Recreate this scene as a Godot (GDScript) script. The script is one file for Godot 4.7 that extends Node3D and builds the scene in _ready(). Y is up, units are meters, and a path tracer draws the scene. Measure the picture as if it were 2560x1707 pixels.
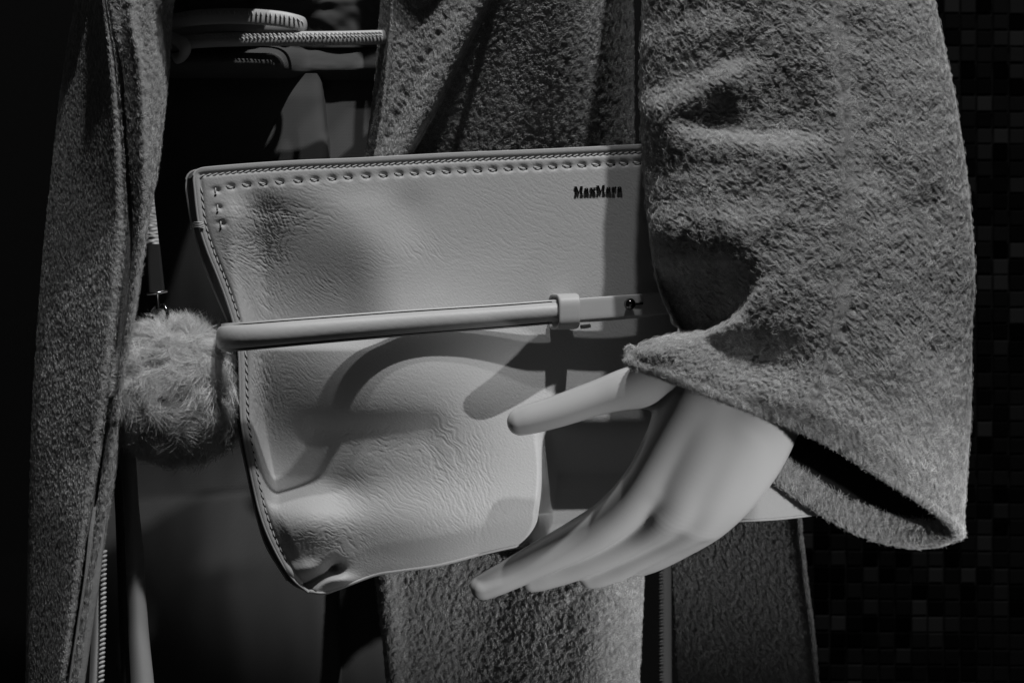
extends Node3D
# A mannequin in a wool coat holding a leather clutch, lit by shop-window spots.
# Shapes are laid out in photo units (px right, px down, millimetres towards the viewer) and turned into metres by P().

const S := 0.00025          # metres per unit at depth 0
const CZ := 1.7             # distance of the viewer
const Y0 := 1.05            # height of the middle of the view

var rng := RandomNumberGenerator.new()
var n_fine := FastNoiseLite.new()
var n_warp := FastNoiseLite.new()
var n_soft := FastNoiseLite.new()
var M := {}

func P(px: float, py: float, zmm: float) -> Vector3:
	var z := zmm * 0.001
	var k := S * (CZ - z) / CZ
	return Vector3((px - 1280.0) * k, Y0 - (py - 853.5) * k, z)

# ---------------------------------------------------------------- set-up
func setup_view() -> void:
	var cam := Camera3D.new()
	cam.name = "camera"
	cam.position = Vector3(0, Y0, CZ)
	cam.fov = rad_to_deg(2.0 * atan(853.5 * S / CZ))
	cam.near = 0.05
	cam.far = 60.0
	add_child(cam)
	cam.current = true
	var at := CameraAttributesPhysical.new()
	at.frustum_focal_length = 85.0
	at.frustum_focus_distance = CZ - 0.015
	at.exposure_aperture = 11.0
	at.frustum_near = 0.05
	at.frustum_far = 60.0
	cam.attributes = at
	cam.fov = rad_to_deg(2.0 * atan(853.5 * S / CZ))
	var we := WorldEnvironment.new()
	we.name = "surroundings"
	var e := Environment.new()
	e.background_mode = Environment.BG_COLOR
	e.background_color = Color(0.011, 0.011, 0.011).linear_to_srgb()
	e.tonemap_mode = Environment.TONE_MAPPER_LINEAR
	e.tonemap_exposure = 1.15
	e.sdfgi_enabled = true
	e.ssao_enabled = true
	e.ssil_enabled = true
	we.environment = e
	add_child(we)

func spot(called: String, way: Vector3, dist: float, target: Vector3, energy: float, size: float, angle := 22.0, soft := 0.4) -> void:
	var l := SpotLight3D.new()
	l.name = called
	var at := target + way.normalized() * dist
	l.look_at_from_position(at, target, Vector3(0, 1, 0.01))
	l.light_energy = energy * dist * dist
	l.light_size = size
	l.spot_angle = angle
	l.spot_range = 8.0
	l.spot_attenuation = 2.0
	l.spot_angle_attenuation = soft
	l.shadow_enabled = true
	l.light_color = Color(1, 1, 1)
	add_child(l)

func setup_lights() -> void:
	spot("ceiling_spot", Vector3(0.42, 1.95, 1.0), 2.4, P(1280, 850, 20), 0.62, 0.03)
	spot("ceiling_spot_behind", Vector3(0.08, 2.4, 1.0), 2.5, P(1280, 850, 20), 0.26, 0.035)
	spot("floor_spot", Vector3(1.05, -0.34, 1.0), 2.2, P(1790, 1400, 10), 0.95, 0.035, 4.5, 1.0)

# ---------------------------------------------------------------- naming
func tag(o: Node, label: String, category: String, group := "") -> void:
	o.set_meta("label", label)
	o.set_meta("category", category)
	if group:
		o.set_meta("group", group)

func thing(called: String, label: String, category: String, at := Vector3.ZERO) -> Node3D:
	var o := Node3D.new()
	o.name = called
	o.position = at
	add_child(o, true)
	tag(o, label, category)
	return o

var counts := {}
func put(parent: Node, called: String, mesh: Mesh, mat: Material, label := "") -> MeshInstance3D:
	var o := MeshInstance3D.new()
	var key := str(parent.get_instance_id()) + called
	counts[key] = counts.get(key, 0) + 1
	o.name = called if counts[key] == 1 else "%s_%03d" % [called, counts[key] - 1]
	o.mesh = mesh
	o.material_override = mat
	parent.add_child(o, true)
	if parent is Node3D and parent != self:
		o.position = -base_of(parent)
	if label:
		o.set_meta("label", label)
	return o

func base_of(n: Node) -> Vector3:      # world position of a node (nothing here is turned)
	var p := Vector3.ZERO
	while n != self and n is Node3D:
		p += n.position
		n = n.get_parent()
	return p

# ---------------------------------------------------------------- curves and patches
func crv(pts: Array, n := 128) -> PackedVector2Array:
	var fine := PackedVector2Array()
	var m := pts.size() / 2
	var q := PackedVector2Array()
	for i in m:
		q.append(Vector2(pts[2 * i], pts[2 * i + 1]))
	for i in m - 1:
		var a := q[maxi(i - 1, 0)]
		var b := q[i]
		var c := q[i + 1]
		var d := q[mini(i + 2, m - 1)]
		if i == 0: a = b * 2.0 - c
		if i == m - 2: d = c * 2.0 - b
		for k in 24:
			var t := k / 24.0
			fine.append(0.5 * ((2.0 * b) + (c - a) * t + (2.0 * a - 5.0 * b + 4.0 * c - d) * t * t + (3.0 * b - a - 3.0 * c + d) * t * t * t))
	fine.append(q[m - 1])
	var lens := PackedFloat32Array([0.0])
	for i in range(1, fine.size()):
		lens.append(lens[i - 1] + fine[i].distance_to(fine[i - 1]))
	var out := PackedVector2Array()
	var j := 0
	for i in n:
		var want := lens[lens.size() - 1] * i / (n - 1.0)
		while j < fine.size() - 2 and lens[j + 1] < want:
			j += 1
		out.append(fine[j].lerp(fine[j + 1], clampf((want - lens[j]) / maxf(lens[j + 1] - lens[j], 1e-5), 0, 1)))
	return out

func on(c: PackedVector2Array, t: float) -> Vector2:
	var f := clampf(t, 0, 1) * (c.size() - 1)
	var i := mini(int(f), c.size() - 2)
	return c[i].lerp(c[i + 1], f - i)

func x_at(c: PackedVector2Array, y: float) -> float:      # x of a curve that runs downwards
	var lo := 0
	var hi := c.size() - 1
	if y <= c[0].y: return c[0].x
	if y >= c[hi].y: return c[hi].x
	while hi - lo > 1:
		var mid := (lo + hi) >> 1
		if c[mid].y < y: lo = mid
		else: hi = mid
	return lerpf(c[lo].x, c[hi].x, clampf((y - c[lo].y) / maxf(c[hi].y - c[lo].y, 1e-4), 0, 1))

func y_at(c: PackedVector2Array, x: float) -> float:      # y of a curve that runs to the right
	var lo := 0
	var hi := c.size() - 1
	if x <= c[0].x: return c[0].y
	if x >= c[hi].x: return c[hi].y
	while hi - lo > 1:
		var mid := (lo + hi) >> 1
		if c[mid].x < x: lo = mid
		else: hi = mid
	return lerpf(c[lo].y, c[hi].y, clampf((x - c[lo].x) / maxf(c[hi].x - c[lo].x, 1e-4), 0, 1))

func coons(T: PackedVector2Array, B: PackedVector2Array, L: PackedVector2Array, R: PackedVector2Array, u: float, v: float) -> Vector2:
	var a := on(T, u) * (1 - v) + on(B, u) * v
	var b := on(L, v) * (1 - u) + on(R, v) * u
	var c := T[0] * (1 - u) * (1 - v) + T[T.size() - 1] * u * (1 - v) + B[0] * (1 - u) * v + B[B.size() - 1] * u * v
	return a + b - c

func bell(p: Vector2, c: Vector2, rx: float, ry: float) -> float:
	var x := (p.x - c.x) / rx
	var y := (p.y - c.y) / ry
	var d := x * x + y * y
	return exp(-d) if d < 9.0 else 0.0

func dip(p: Vector2, c: Vector2, left: float, right: float, up: float, down: float) -> float:   # a bell with its own reach on each side
	return bell(p, c, left if p.x < c.x else right, up if p.y < c.y else down)

func fold(p: Vector2, a: Vector2, b: Vector2, wu: float, wd: float, depth: float) -> float:
	# a ridge (depth > 0) or crease (depth < 0) from a to b; wu is its width above a line that runs to the right, wd below
	var ab := b - a
	var l := ab.length()
	var d := (p - a).cross(ab) / l
	var w := wu if d > 0 else wd
	d /= w
	if d * d > 9.0:
		return 0.0
	var t := (p - a).dot(ab) / l
	var e := 1.0
	var we := (wu + wd) * 0.5
	if t < 0: e = exp(-t * t / (we * we))
	elif t > l: e = exp(-(t - l) * (t - l) / (we * we))
	return depth * exp(-d * d) * e

func fold_along(p: Vector2, c: PackedVector2Array, w: float, depth: float, step := 8) -> float:   # a crease along a curve
	var best := 1e9
	var i := 0
	while i + step < c.size():
		var q := Geometry2D.get_closest_point_to_segment(p, c[i], c[i + step])
		best = minf(best, q.distance_squared_to(p))
		i += step
	var d := best / (w * w)
	return depth * exp(-d) if d < 9.0 else 0.0

# ---------------------------------------------------------------- meshes
var last := {}      # arrays of the mesh that was made last, for scattering fibres on it

func grid(nu: int, nv: int, f: Callable, flip := false, uv_turn := 0.0, raw := false) -> ArrayMesh:
	# f(u, v) gives (px, py, mm), or metres when raw
	var w := nu + 1
	var pos := PackedVector3Array()
	var uv := PackedVector2Array()
	pos.resize(w * (nv + 1))
	uv.resize(w * (nv + 1))
	var cs := cos(uv_turn)
	var sn := sin(uv_turn)
	for j in nv + 1:
		for i in w:
			var q: Vector3 = f.call(float(i) / nu, float(j) / nv)
			var k := j * w + i
			if raw:
				pos[k] = q
				uv[k] = Vector2(q.x + q.z * 0.5, q.y)
			else:
				pos[k] = P(q.x, q.y, q.z)
				uv[k] = Vector2(q.x * cs - q.y * sn, q.x * sn + q.y * cs) * S
	return grid_mesh(nu, nv, pos, uv, flip)

func grid_mesh(nu: int, nv: int, pos: PackedVector3Array, uv: PackedVector2Array, flip: bool) -> ArrayMesh:
	var w := nu + 1
	var nor := PackedVector3Array()
	nor.resize(pos.size())
	for j in nv + 1:
		for i in w:
			var k := j * w + i
			var du := pos[k + (1 if i < nu else 0)] - pos[k - (1 if i > 0 else 0)]
			var dv := pos[k + (w if j < nv else 0)] - pos[k - (w if j > 0 else 0)]
			var n := dv.cross(du)
			if n.length_squared() < 1e-18:
				n = Vector3(0, 0, 1)
			n = n.normalized()
			nor[k] = -n if flip else n
	if pos[0].distance_to(pos[nu]) < 1e-6 and pos[(nv / 2) * w].distance_to(pos[(nv / 2) * w + nu]) < 1e-6:   # closed round: one normal at the join
		for j in nv + 1:
			var a := (nor[j * w] + nor[j * w + nu]).normalized()
			nor[j * w] = a
			nor[j * w + nu] = a
	var idx := PackedInt32Array()
	idx.resize(nu * nv * 6)
	var t := 0
	for j in nv:
		for i in nu:
			var a := j * w + i
			var b := a + 1
			var c := a + w + 1
			var d := a + w
			if flip:
				idx[t] = a; idx[t + 1] = c; idx[t + 2] = b; idx[t + 3] = a; idx[t + 4] = d; idx[t + 5] = c
			else:
				idx[t] = a; idx[t + 1] = b; idx[t + 2] = c; idx[t + 3] = a; idx[t + 4] = c; idx[t + 5] = d
			t += 6
	last = {"pos": pos, "nor": nor, "idx": idx}
	return to_mesh(pos, nor, uv, idx)

func to_mesh(pos: PackedVector3Array, nor: PackedVector3Array, uv: PackedVector2Array, idx: PackedInt32Array) -> ArrayMesh:
	var a := []
	a.resize(Mesh.ARRAY_MAX)
	a[Mesh.ARRAY_VERTEX] = pos
	a[Mesh.ARRAY_NORMAL] = nor
	a[Mesh.ARRAY_TEX_UV] = uv
	a[Mesh.ARRAY_INDEX] = idx
	var m := ArrayMesh.new()
	m.add_surface_from_arrays(Mesh.PRIMITIVE_TRIANGLES, a)
	return m

class Soup:      # many small pieces joined into one mesh
	var pos := PackedVector3Array()
	var nor := PackedVector3Array()
	var uv := PackedVector2Array()
	var idx := PackedInt32Array()

	func tube(path: PackedVector3Array, radii: PackedFloat32Array, sides: int, flat := 1.0, up := Vector3(0, 1, 0), caps := true) -> void:
		var n := path.size()
		var start := pos.size()
		for i in n:
			var t := (path[mini(i + 1, n - 1)] - path[maxi(i - 1, 0)]).normalized()
			var w := (up - t * up.dot(t))
			if w.length() < 1e-4:
				w = Vector3(1, 0, 0) - t * t.x
			w = w.normalized()
			var o := t.cross(w)
			for s in sides:
				var a := TAU * s / sides
				var d := w * cos(a) + o * (sin(a) * flat)
				pos.append(path[i] + d * radii[i])
				nor.append((w * cos(a) * flat + o * sin(a)).normalized())
				uv.append(Vector2(path[i].x + d.y * radii[i], path[i].y + d.z * radii[i]))
		for i in n - 1:
			for s in sides:
				var a := start + i * sides + s
				var b := start + i * sides + (s + 1) % sides
				idx.append_array([a, b + sides, b, a, a + sides, b + sides])
		if caps:
			for e in [0, n - 1]:
				var t2: Vector3 = (path[0] - path[1]).normalized() if e == 0 else (path[n - 1] - path[n - 2]).normalized()
				var c := pos.size()
				pos.append(path[e] + t2 * radii[e] * 0.35)
				nor.append(t2)
				uv.append(Vector2(path[e].x, path[e].y))
				for s in sides:
					var a: int = start + e * sides + s
					var b: int = start + e * sides + (s + 1) % sides
					if e == 0: idx.append_array([c, a, b])
					else: idx.append_array([c, b, a])

	func mesh() -> ArrayMesh:
		var a := []
		a.resize(Mesh.ARRAY_MAX)
		a[Mesh.ARRAY_VERTEX] = pos
		a[Mesh.ARRAY_NORMAL] = nor
		a[Mesh.ARRAY_TEX_UV] = uv
		a[Mesh.ARRAY_INDEX] = idx
		var m := ArrayMesh.new()
		m.add_surface_from_arrays(Mesh.PRIMITIVE_TRIANGLES, a)
		return m

func spline3(pts: Array, n: int) -> PackedVector3Array:     # flat list px, py, mm
	var q: Array[Vector3] = []
	for i in pts.size() / 3:
		q.append(P(pts[3 * i], pts[3 * i + 1], pts[3 * i + 2]))
	var out := PackedVector3Array()
	var m := q.size()
	for i in n:
		var f := float(i) / (n - 1) * (m - 1)
		var k := mini(int(f), m - 2)
		var a: Vector3 = q[k - 1] if k > 0 else q[0] * 2.0 - q[1]
		var d: Vector3 = q[k + 2] if k + 2 < m else q[m - 1] * 2.0 - q[m - 2]
		out.append(q[k].cubic_interpolate(q[k + 1], a, d, f - k))
	return out

func same(n: int, r: float) -> PackedFloat32Array:
	var a := PackedFloat32Array()
	a.resize(n)
	a.fill(r)
	return a

# fibres: a tuft of a few curved hairs, strewn over the mesh made last
func tuft(hairs: int, spread: float, length: float, lift: float, radius: float, seed_: int, segs := 4) -> ArrayMesh:
	var r := RandomNumberGenerator.new()
	r.seed = seed_
	var s := Soup.new()
	for h in hairs:
		var a := r.randf() * TAU
		var o := Vector3(cos(a), 0, sin(a)) * spread * sqrt(r.randf())
		var way := r.randfn(0.0, 0.7)
		var dir := Vector3(cos(way), 0, sin(way))
		var side := Vector3(-dir.z, 0, dir.x) * r.randfn(0.0, 0.35)
		var l := length * r.randf_range(0.55, 1.2)
		var hi := lift * r.randf_range(0.3, 1.3)
		var path := PackedVector3Array()
		var rad := PackedFloat32Array()
		for i in segs + 1:
			var t := float(i) / segs
			path.append(o + dir * l * (t - 0.5) + side * l * sin(t * PI) * 0.6 + Vector3(0, -lift * 0.2 + hi * sin(t * PI * 0.85), 0))
			rad.append(radius * (1.0 - 0.6 * t * t))
		s.tube(path, rad, 3, 1.0, Vector3(0.3, 1, 0.2), false)
	return s.mesh()

func strew(parent: Node, called: String, mesh: ArrayMesh, mat: Material, count: int, angle: float, spread: float, keep = null, tone := 0.28) -> void:
	var pos: PackedVector3Array = last.pos
	var nor: PackedVector3Array = last.nor
	var idx: PackedInt32Array = last.idx
	var nt := idx.size() / 3
	var cum := PackedFloat32Array()
	cum.resize(nt)
	var total := 0.0
	for t in nt:
		var a := pos[idx[3 * t]]
		total += (pos[idx[3 * t + 1]] - a).cross(pos[idx[3 * t + 2]] - a).length()
		cum[t] = total
	var xf: Array[Transform3D] = []
	var tint: Array[Color] = []
	for c in count:
		var t := mini(cum.bsearch(rng.randf() * total), nt - 1)
		var b1 := rng.randf()
		var b2 := rng.randf()
		if b1 + b2 > 1.0:
			b1 = 1.0 - b1
			b2 = 1.0 - b2
		var i0 := idx[3 * t]
		var i1 := idx[3 * t + 1]
		var i2 := idx[3 * t + 2]
		var p := pos[i0] * (1 - b1 - b2) + pos[i1] * b1 + pos[i2] * b2
		if keep != null and not keep.call(p):
			continue
		var n := (nor[i0] + nor[i1] + nor[i2]).normalized()
		var an := angle + rng.randfn(0.0, spread)
		var x := Vector3(cos(an), sin(an), 0)
		x = (x - n * n.dot(x)).normalized()
		var z := x.cross(n)
		var sc := rng.randf_range(0.7, 1.3)
		xf.append(Transform3D(Basis(x * sc, n * sc, z * sc), p))
		var g := clampf(1.0 + rng.randfn(0.0, tone), 0.35, 1.9)
		tint.append(Color(g, g, g))
	var mm := MultiMesh.new()
	mm.transform_format = MultiMesh.TRANSFORM_3D
	mm.use_colors = true
	mm.mesh = mesh
	mm.instance_count = xf.size()
	for i in xf.size():
		mm.set_instance_transform(i, xf[i])
		mm.set_instance_color(i, tint[i])
	var o := MultiMeshInstance3D.new()
	o.name = called
	o.multimesh = mm
	o.material_override = mat
	o.set_meta("kind", "stuff")
	parent.add_child(o, true)
	o.position = -base_of(parent)

# ---------------------------------------------------------------- materials
func grey(v: float) -> Color:
	return Color(v, v, v).linear_to_srgb()

func mat(called: String, v: float, rough: float, spec := 0.5) -> StandardMaterial3D:
	var m := StandardMaterial3D.new()
	m.resource_name = called
	m.albedo_color = grey(v)
	m.roughness = rough
	m.metallic_specular = spec
	M[called] = m
	return m

func noise_tex(n: FastNoiseLite, size: int, ramp: Gradient = null) -> NoiseTexture2D:
	var t := NoiseTexture2D.new()
	t.width = size
	t.height = size
	t.seamless = true
	t.noise = n
	if ramp:
		t.color_ramp = ramp
	return t

func relief(m: StandardMaterial3D, t: Texture2D, cm: float, per_metre: Vector3, triplanar := false) -> void:
	m.heightmap_enabled = true
	m.heightmap_texture = t
	m.heightmap_scale = cm
	m.uv1_scale = per_metre
	if triplanar:
		m.uv1_triplanar = true

func twill(size: int, lines: int) -> ImageTexture:       # fine diagonal ribs of a woven cloth
	var im := Image.create(size, size, false, Image.FORMAT_L8)
	for y in size:
		for x in size:
			var d := fposmod(float(x * lines + y * lines) / size, 1.0)
			var h := 0.5 + 0.5 * sin(TAU * d) + 0.25 * sin(TAU * (float(y * lines * 2) / size))
			im.set_pixel(x, y, Color(h * 0.7, h * 0.7, h * 0.7))
	return ImageTexture.create_from_image(im)

func make_materials() -> void:
	n_fine.seed = 11
	n_fine.noise_type = FastNoiseLite.TYPE_SIMPLEX_SMOOTH
	n_fine.frequency = 1.0
	n_fine.fractal_type = FastNoiseLite.FRACTAL_NONE
	n_warp.seed = 5
	n_warp.noise_type = FastNoiseLite.TYPE_SIMPLEX_SMOOTH
	n_warp.frequency = 1.0
	n_warp.fractal_type = FastNoiseLite.FRACTAL_NONE
	n_soft.seed = 23
	n_soft.noise_type = FastNoiseLite.TYPE_SIMPLEX_SMOOTH
	n_soft.frequency = 1.0
	n_soft.fractal_octaves = 3
	var cell := FastNoiseLite.new()
	cell.seed = 3
	cell.noise_type = FastNoiseLite.TYPE_CELLULAR
	cell.cellular_return_type = FastNoiseLite.RETURN_DISTANCE2_SUB
	cell.frequency = 0.045
	cell.domain_warp_enabled = true
	cell.domain_warp_amplitude = 18.0
	cell.domain_warp_frequency = 0.02
	var pebble := noise_tex(cell, 1024)
	var felt := FastNoiseLite.new()
	felt.seed = 9
	felt.noise_type = FastNoiseLite.TYPE_SIMPLEX
	felt.frequency = 0.06
	felt.fractal_octaves = 4
	felt.domain_warp_enabled = true
	felt.domain_warp_amplitude = 30.0
	felt.domain_warp_frequency = 0.03
	var felted := noise_tex(felt, 1024)
	var m := mat("leather", 0.42, 0.5, 0.4)
	relief(m, pebble, 0.012, Vector3(32, 32, 32))
	m = mat("strap_leather", 0.44, 0.45, 0.4)
	relief(m, pebble, 0.006, Vector3(40, 40, 40), true)
	m = mat("leather_edge", 0.42, 0.5, 0.4)
	m = mat("dark_leather", 0.06, 0.6, 0.3)
	m = mat("thread", 0.5, 0.8, 0.2)
	m = mat("hole", 0.012, 0.9, 0.1)
	m = mat("wool", 0.29, 1.0, 0.0)
	relief(m, felted, 0.035, Vector3(40, 40, 40))
	m.rim_enabled = true
	m.rim = 0.35
	m.rim_tint = 1.0
	m = mat("wool_fibre", 0.55, 0.9, 0.1)
	m.vertex_color_use_as_albedo = true
	m = mat("cloth", 0.095, 0.95, 0.1)
	relief(m, twill(256, 16), 0.012, Vector3(34, 34, 34))
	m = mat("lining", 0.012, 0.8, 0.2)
	m = mat("mannequin_skin", 0.44, 0.28, 0.5)
	m = mat("metal", 0.16, 0.12, 0.5)
	m.metallic = 1.0
	m = mat("bright_metal", 0.6, 0.15, 0.5)
	m.metallic = 1.0
	m = mat("ferrule_metal", 0.10, 0.35, 0.5)
	m.metallic = 0.8
	m = mat("fur", 0.95, 0.8, 0.2)
	m.vertex_color_use_as_albedo = true
	m.backlight_enabled = true
	m.backlight = grey(0.9)
	m = mat("fur_base", 0.6, 1.0, 0.0)
	m = mat("grout", 0.005, 0.9, 0.2)
	m = mat("backdrop_black", 0.004, 0.9, 0.1)
	for i in 6:
		m = mat("tile_%d" % i, [0.0004, 0.0012, 0.0024, 0.004, 0.006, 0.010][i], [0.3, 0.35, 0.4, 0.3, 0.45, 0.4][i], 0.12)

# wool surface: short overlapping strokes, about a millimetre high
func wool(p: Vector2, ang: float, amp: float, w := 7.5, l := 19.0) -> float:
	var wx := n_warp.get_noise_2d(p.x / 34.0, p.y / 34.0) * 9.0
	var wy := n_warp.get_noise_2d(p.x / 34.0 + 71.0, p.y / 34.0 - 19.0) * 9.0
	var c := cos(ang)
	var s := sin(ang)
	var x := (p.x + wx) * c + (p.y + wy) * s
	var y := -(p.x + wx) * s + (p.y + wy) * c
	var a := n_fine.get_noise_2d(x / l, y / w)
	var b := n_fine.get_noise_2d(x / (l * 0.45) + 40.0, y / (w * 0.5) + 13.0)
	return amp * 1.7 * (a * 0.9 + b * 0.5)

# ---------------------------------------------------------------- coat
func edge_roll(parent: Node, called: String, path: PackedVector3Array, r: float, fib: ArrayMesh, count: int) -> void:
	var s := Soup.new()
	s.tube(path, same(path.size(), r), 8, 1.0, Vector3(1, 0, 0))
	var o := put(parent, called, s.mesh(), M.wool)
	last = {"pos": s.pos, "nor": s.nor, "idx": s.idx}
	strew(o, "wool_fuzz", fib, M.wool_fibre, count, 1.3, 1.2)

func build_coat() -> void:
	var coat := thing("wool_coat", "open wool coat with fuzzy grey cloth, wide sleeve and folded lapels, worn by the mannequin", "coat", P(1280, 1707, -60))
	var fib := tuft(4, 0.0010, 0.0024, 0.00055, 0.000065, 1)
	var fib_long := tuft(5, 0.0018, 0.0060, 0.0020, 0.00008, 2)
	build_sleeve(coat, fib, fib_long)
	build_right_front(coat, fib)
	build_left_front(coat, fib)
	build_back(coat, fib)

func sleeve_curves() -> Dictionary:
	return {
		"T": crv([1640, -700, 1800, -700, 2040, -700, 2240, -700]),
		"L": crv([1640, -700, 1628, -400, 1614, -60, 1606, 60, 1602, 150, 1602, 260, 1606, 360, 1613, 470, 1624, 580, 1638, 680, 1657, 746, 1685, 806, 1700, 826, 1690, 832, 1655, 841, 1612, 856, 1582, 876, 1575, 898]),
		"B": crv([1575, 898, 1590, 908, 1623, 915, 1653, 925, 1738, 963, 1823, 995, 1908, 1027, 1997, 1062, 2089, 1108, 2172, 1159, 2254, 1211, 2326, 1258, 2380, 1300, 2400, 1334]),
		"R": crv([2240, -700, 2285, -350, 2325, -60, 2337, 0, 2363, 125, 2386, 232, 2404, 339, 2415, 415, 2428, 536, 2437, 670, 2434, 760, 2431, 821, 2429, 951, 2427, 1054, 2419, 1157, 2413, 1260, 2410, 1310, 2400, 1334]),
		"far": crv([1575, 898, 1640, 960, 1760, 1060, 1850, 1130, 1920, 1181, 1966, 1214, 2017, 1250, 2069, 1284, 2110, 1307, 2151, 1327, 2198, 1345, 2249, 1356, 2300, 1361, 2360, 1352, 2400, 1334]),
	}

func lobe_y(x: float) -> float:      # upper edge of the turned-up part of the cuff
	if x < 1700.0: return 822.0
	if x < 1763.0: return lerpf(822.0, 818.0, (x - 1700.0) / 63.0)
	if x < 1823.0: return lerpf(818.0, 790.0, (x - 1763.0) / 60.0)
	if x < 1861.0: return lerpf(790.0, 757.0, (x - 1823.0) / 38.0)
	return lerpf(757.0, 700.0, (x - 1861.0) / 40.0)

func sleeve_z(p: Vector2, seam: PackedVector2Array) -> float:
	var z := 0.0
	# the deep pocket above the cuff
	var yl := lobe_y(p.x)
	if p.x < 1930.0 and p.y > 480.0 and p.y < yl + 26.0:
		var w := 1.0 - smoothstep(1770.0, 1915.0, p.x)
		var y0 := 622.0 + 34.0 * pow(absf(p.x - 1770.0) / 130.0, 2.0) + 26.0 * n_soft.get_noise_2d(p.x / 60.0, 3.0)
		var t := (p.y - y0) / maxf(yl - y0, 20.0)
		var d := smoothstep(-0.55, 1.0, t) if t < 1.0 else 1.0 - smoothstep(0.0, 26.0, p.y - yl)
		z -= 34.0 * w * maxf(d, 0.0)
	z += fold(p, Vector2(1640, 640), Vector2(1880, 640), 60, 26, 4.0)
	# folds of the upper arm
	z += fold(p, Vector2(1790, 316), Vector2(1990, 322), 130, 36, -10.0)
	z += fold(p, Vector2(1700, 335), Vector2(1960, 372), 26, 60, 4.0)
	z += fold(p, Vector2(1660, 205), Vector2(1850, 130), 100, 40, -5.0)
	z += fold(p, Vector2(1650, 270), Vector2(1830, 190), 30, 46, 5.0)
	z += fold(p, Vector2(1640, 60), Vector2(1800, 20), 80, 40, -3.5)
	z += fold(p, Vector2(1630, 430), Vector2(1830, 395), 70, 40, -3.0)
	z += fold(p, Vector2(1650, 560), Vector2(1900, 560), 70, 50, 4.0)
	z += fold(p, Vector2(1640, 500), Vector2(1860, 505), 50, 36, -3.0)
	z += fold(p, Vector2(2330, 520), Vector2(2350, 880), 70, 50, -4.5)
	z += fold(p, Vector2(2190, 640), Vector2(2240, 900), 70, 70, 4.0)
	z += fold(p, Vector2(2140, 80), Vector2(2190, 420), 40, 60, -3.0)
	# cuff: the lobe bulges, a hollow runs under it
	z += fold(p, Vector2(1600, 872), Vector2(1840, 812), 24, 30, 5.0)
	z += fold(p, Vector2(1730, 900), Vector2(1960, 905), 80, 80, -9.0)
	z += fold(p, Vector2(1900, 740), Vector2(1960, 690), 60, 60, 3.0)
	# seam down the outer side
	z += fold_along(p, seam, 6.5, -2.2 - 1.2 * smoothstep(500.0, 750.0, p.y))
	z += fold_along(p, seam, 26.0, 1.6)
	# row of pick stitches by the seam
	for k in 5:
		z -= 2.0 * bell(p, Vector2(2132 - k * 21, 770 + k * 56), 8, 9)
	z += n_soft.get_noise_2d(p.x / 200.0, p.y / 160.0) * 1.8
	return z

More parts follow.
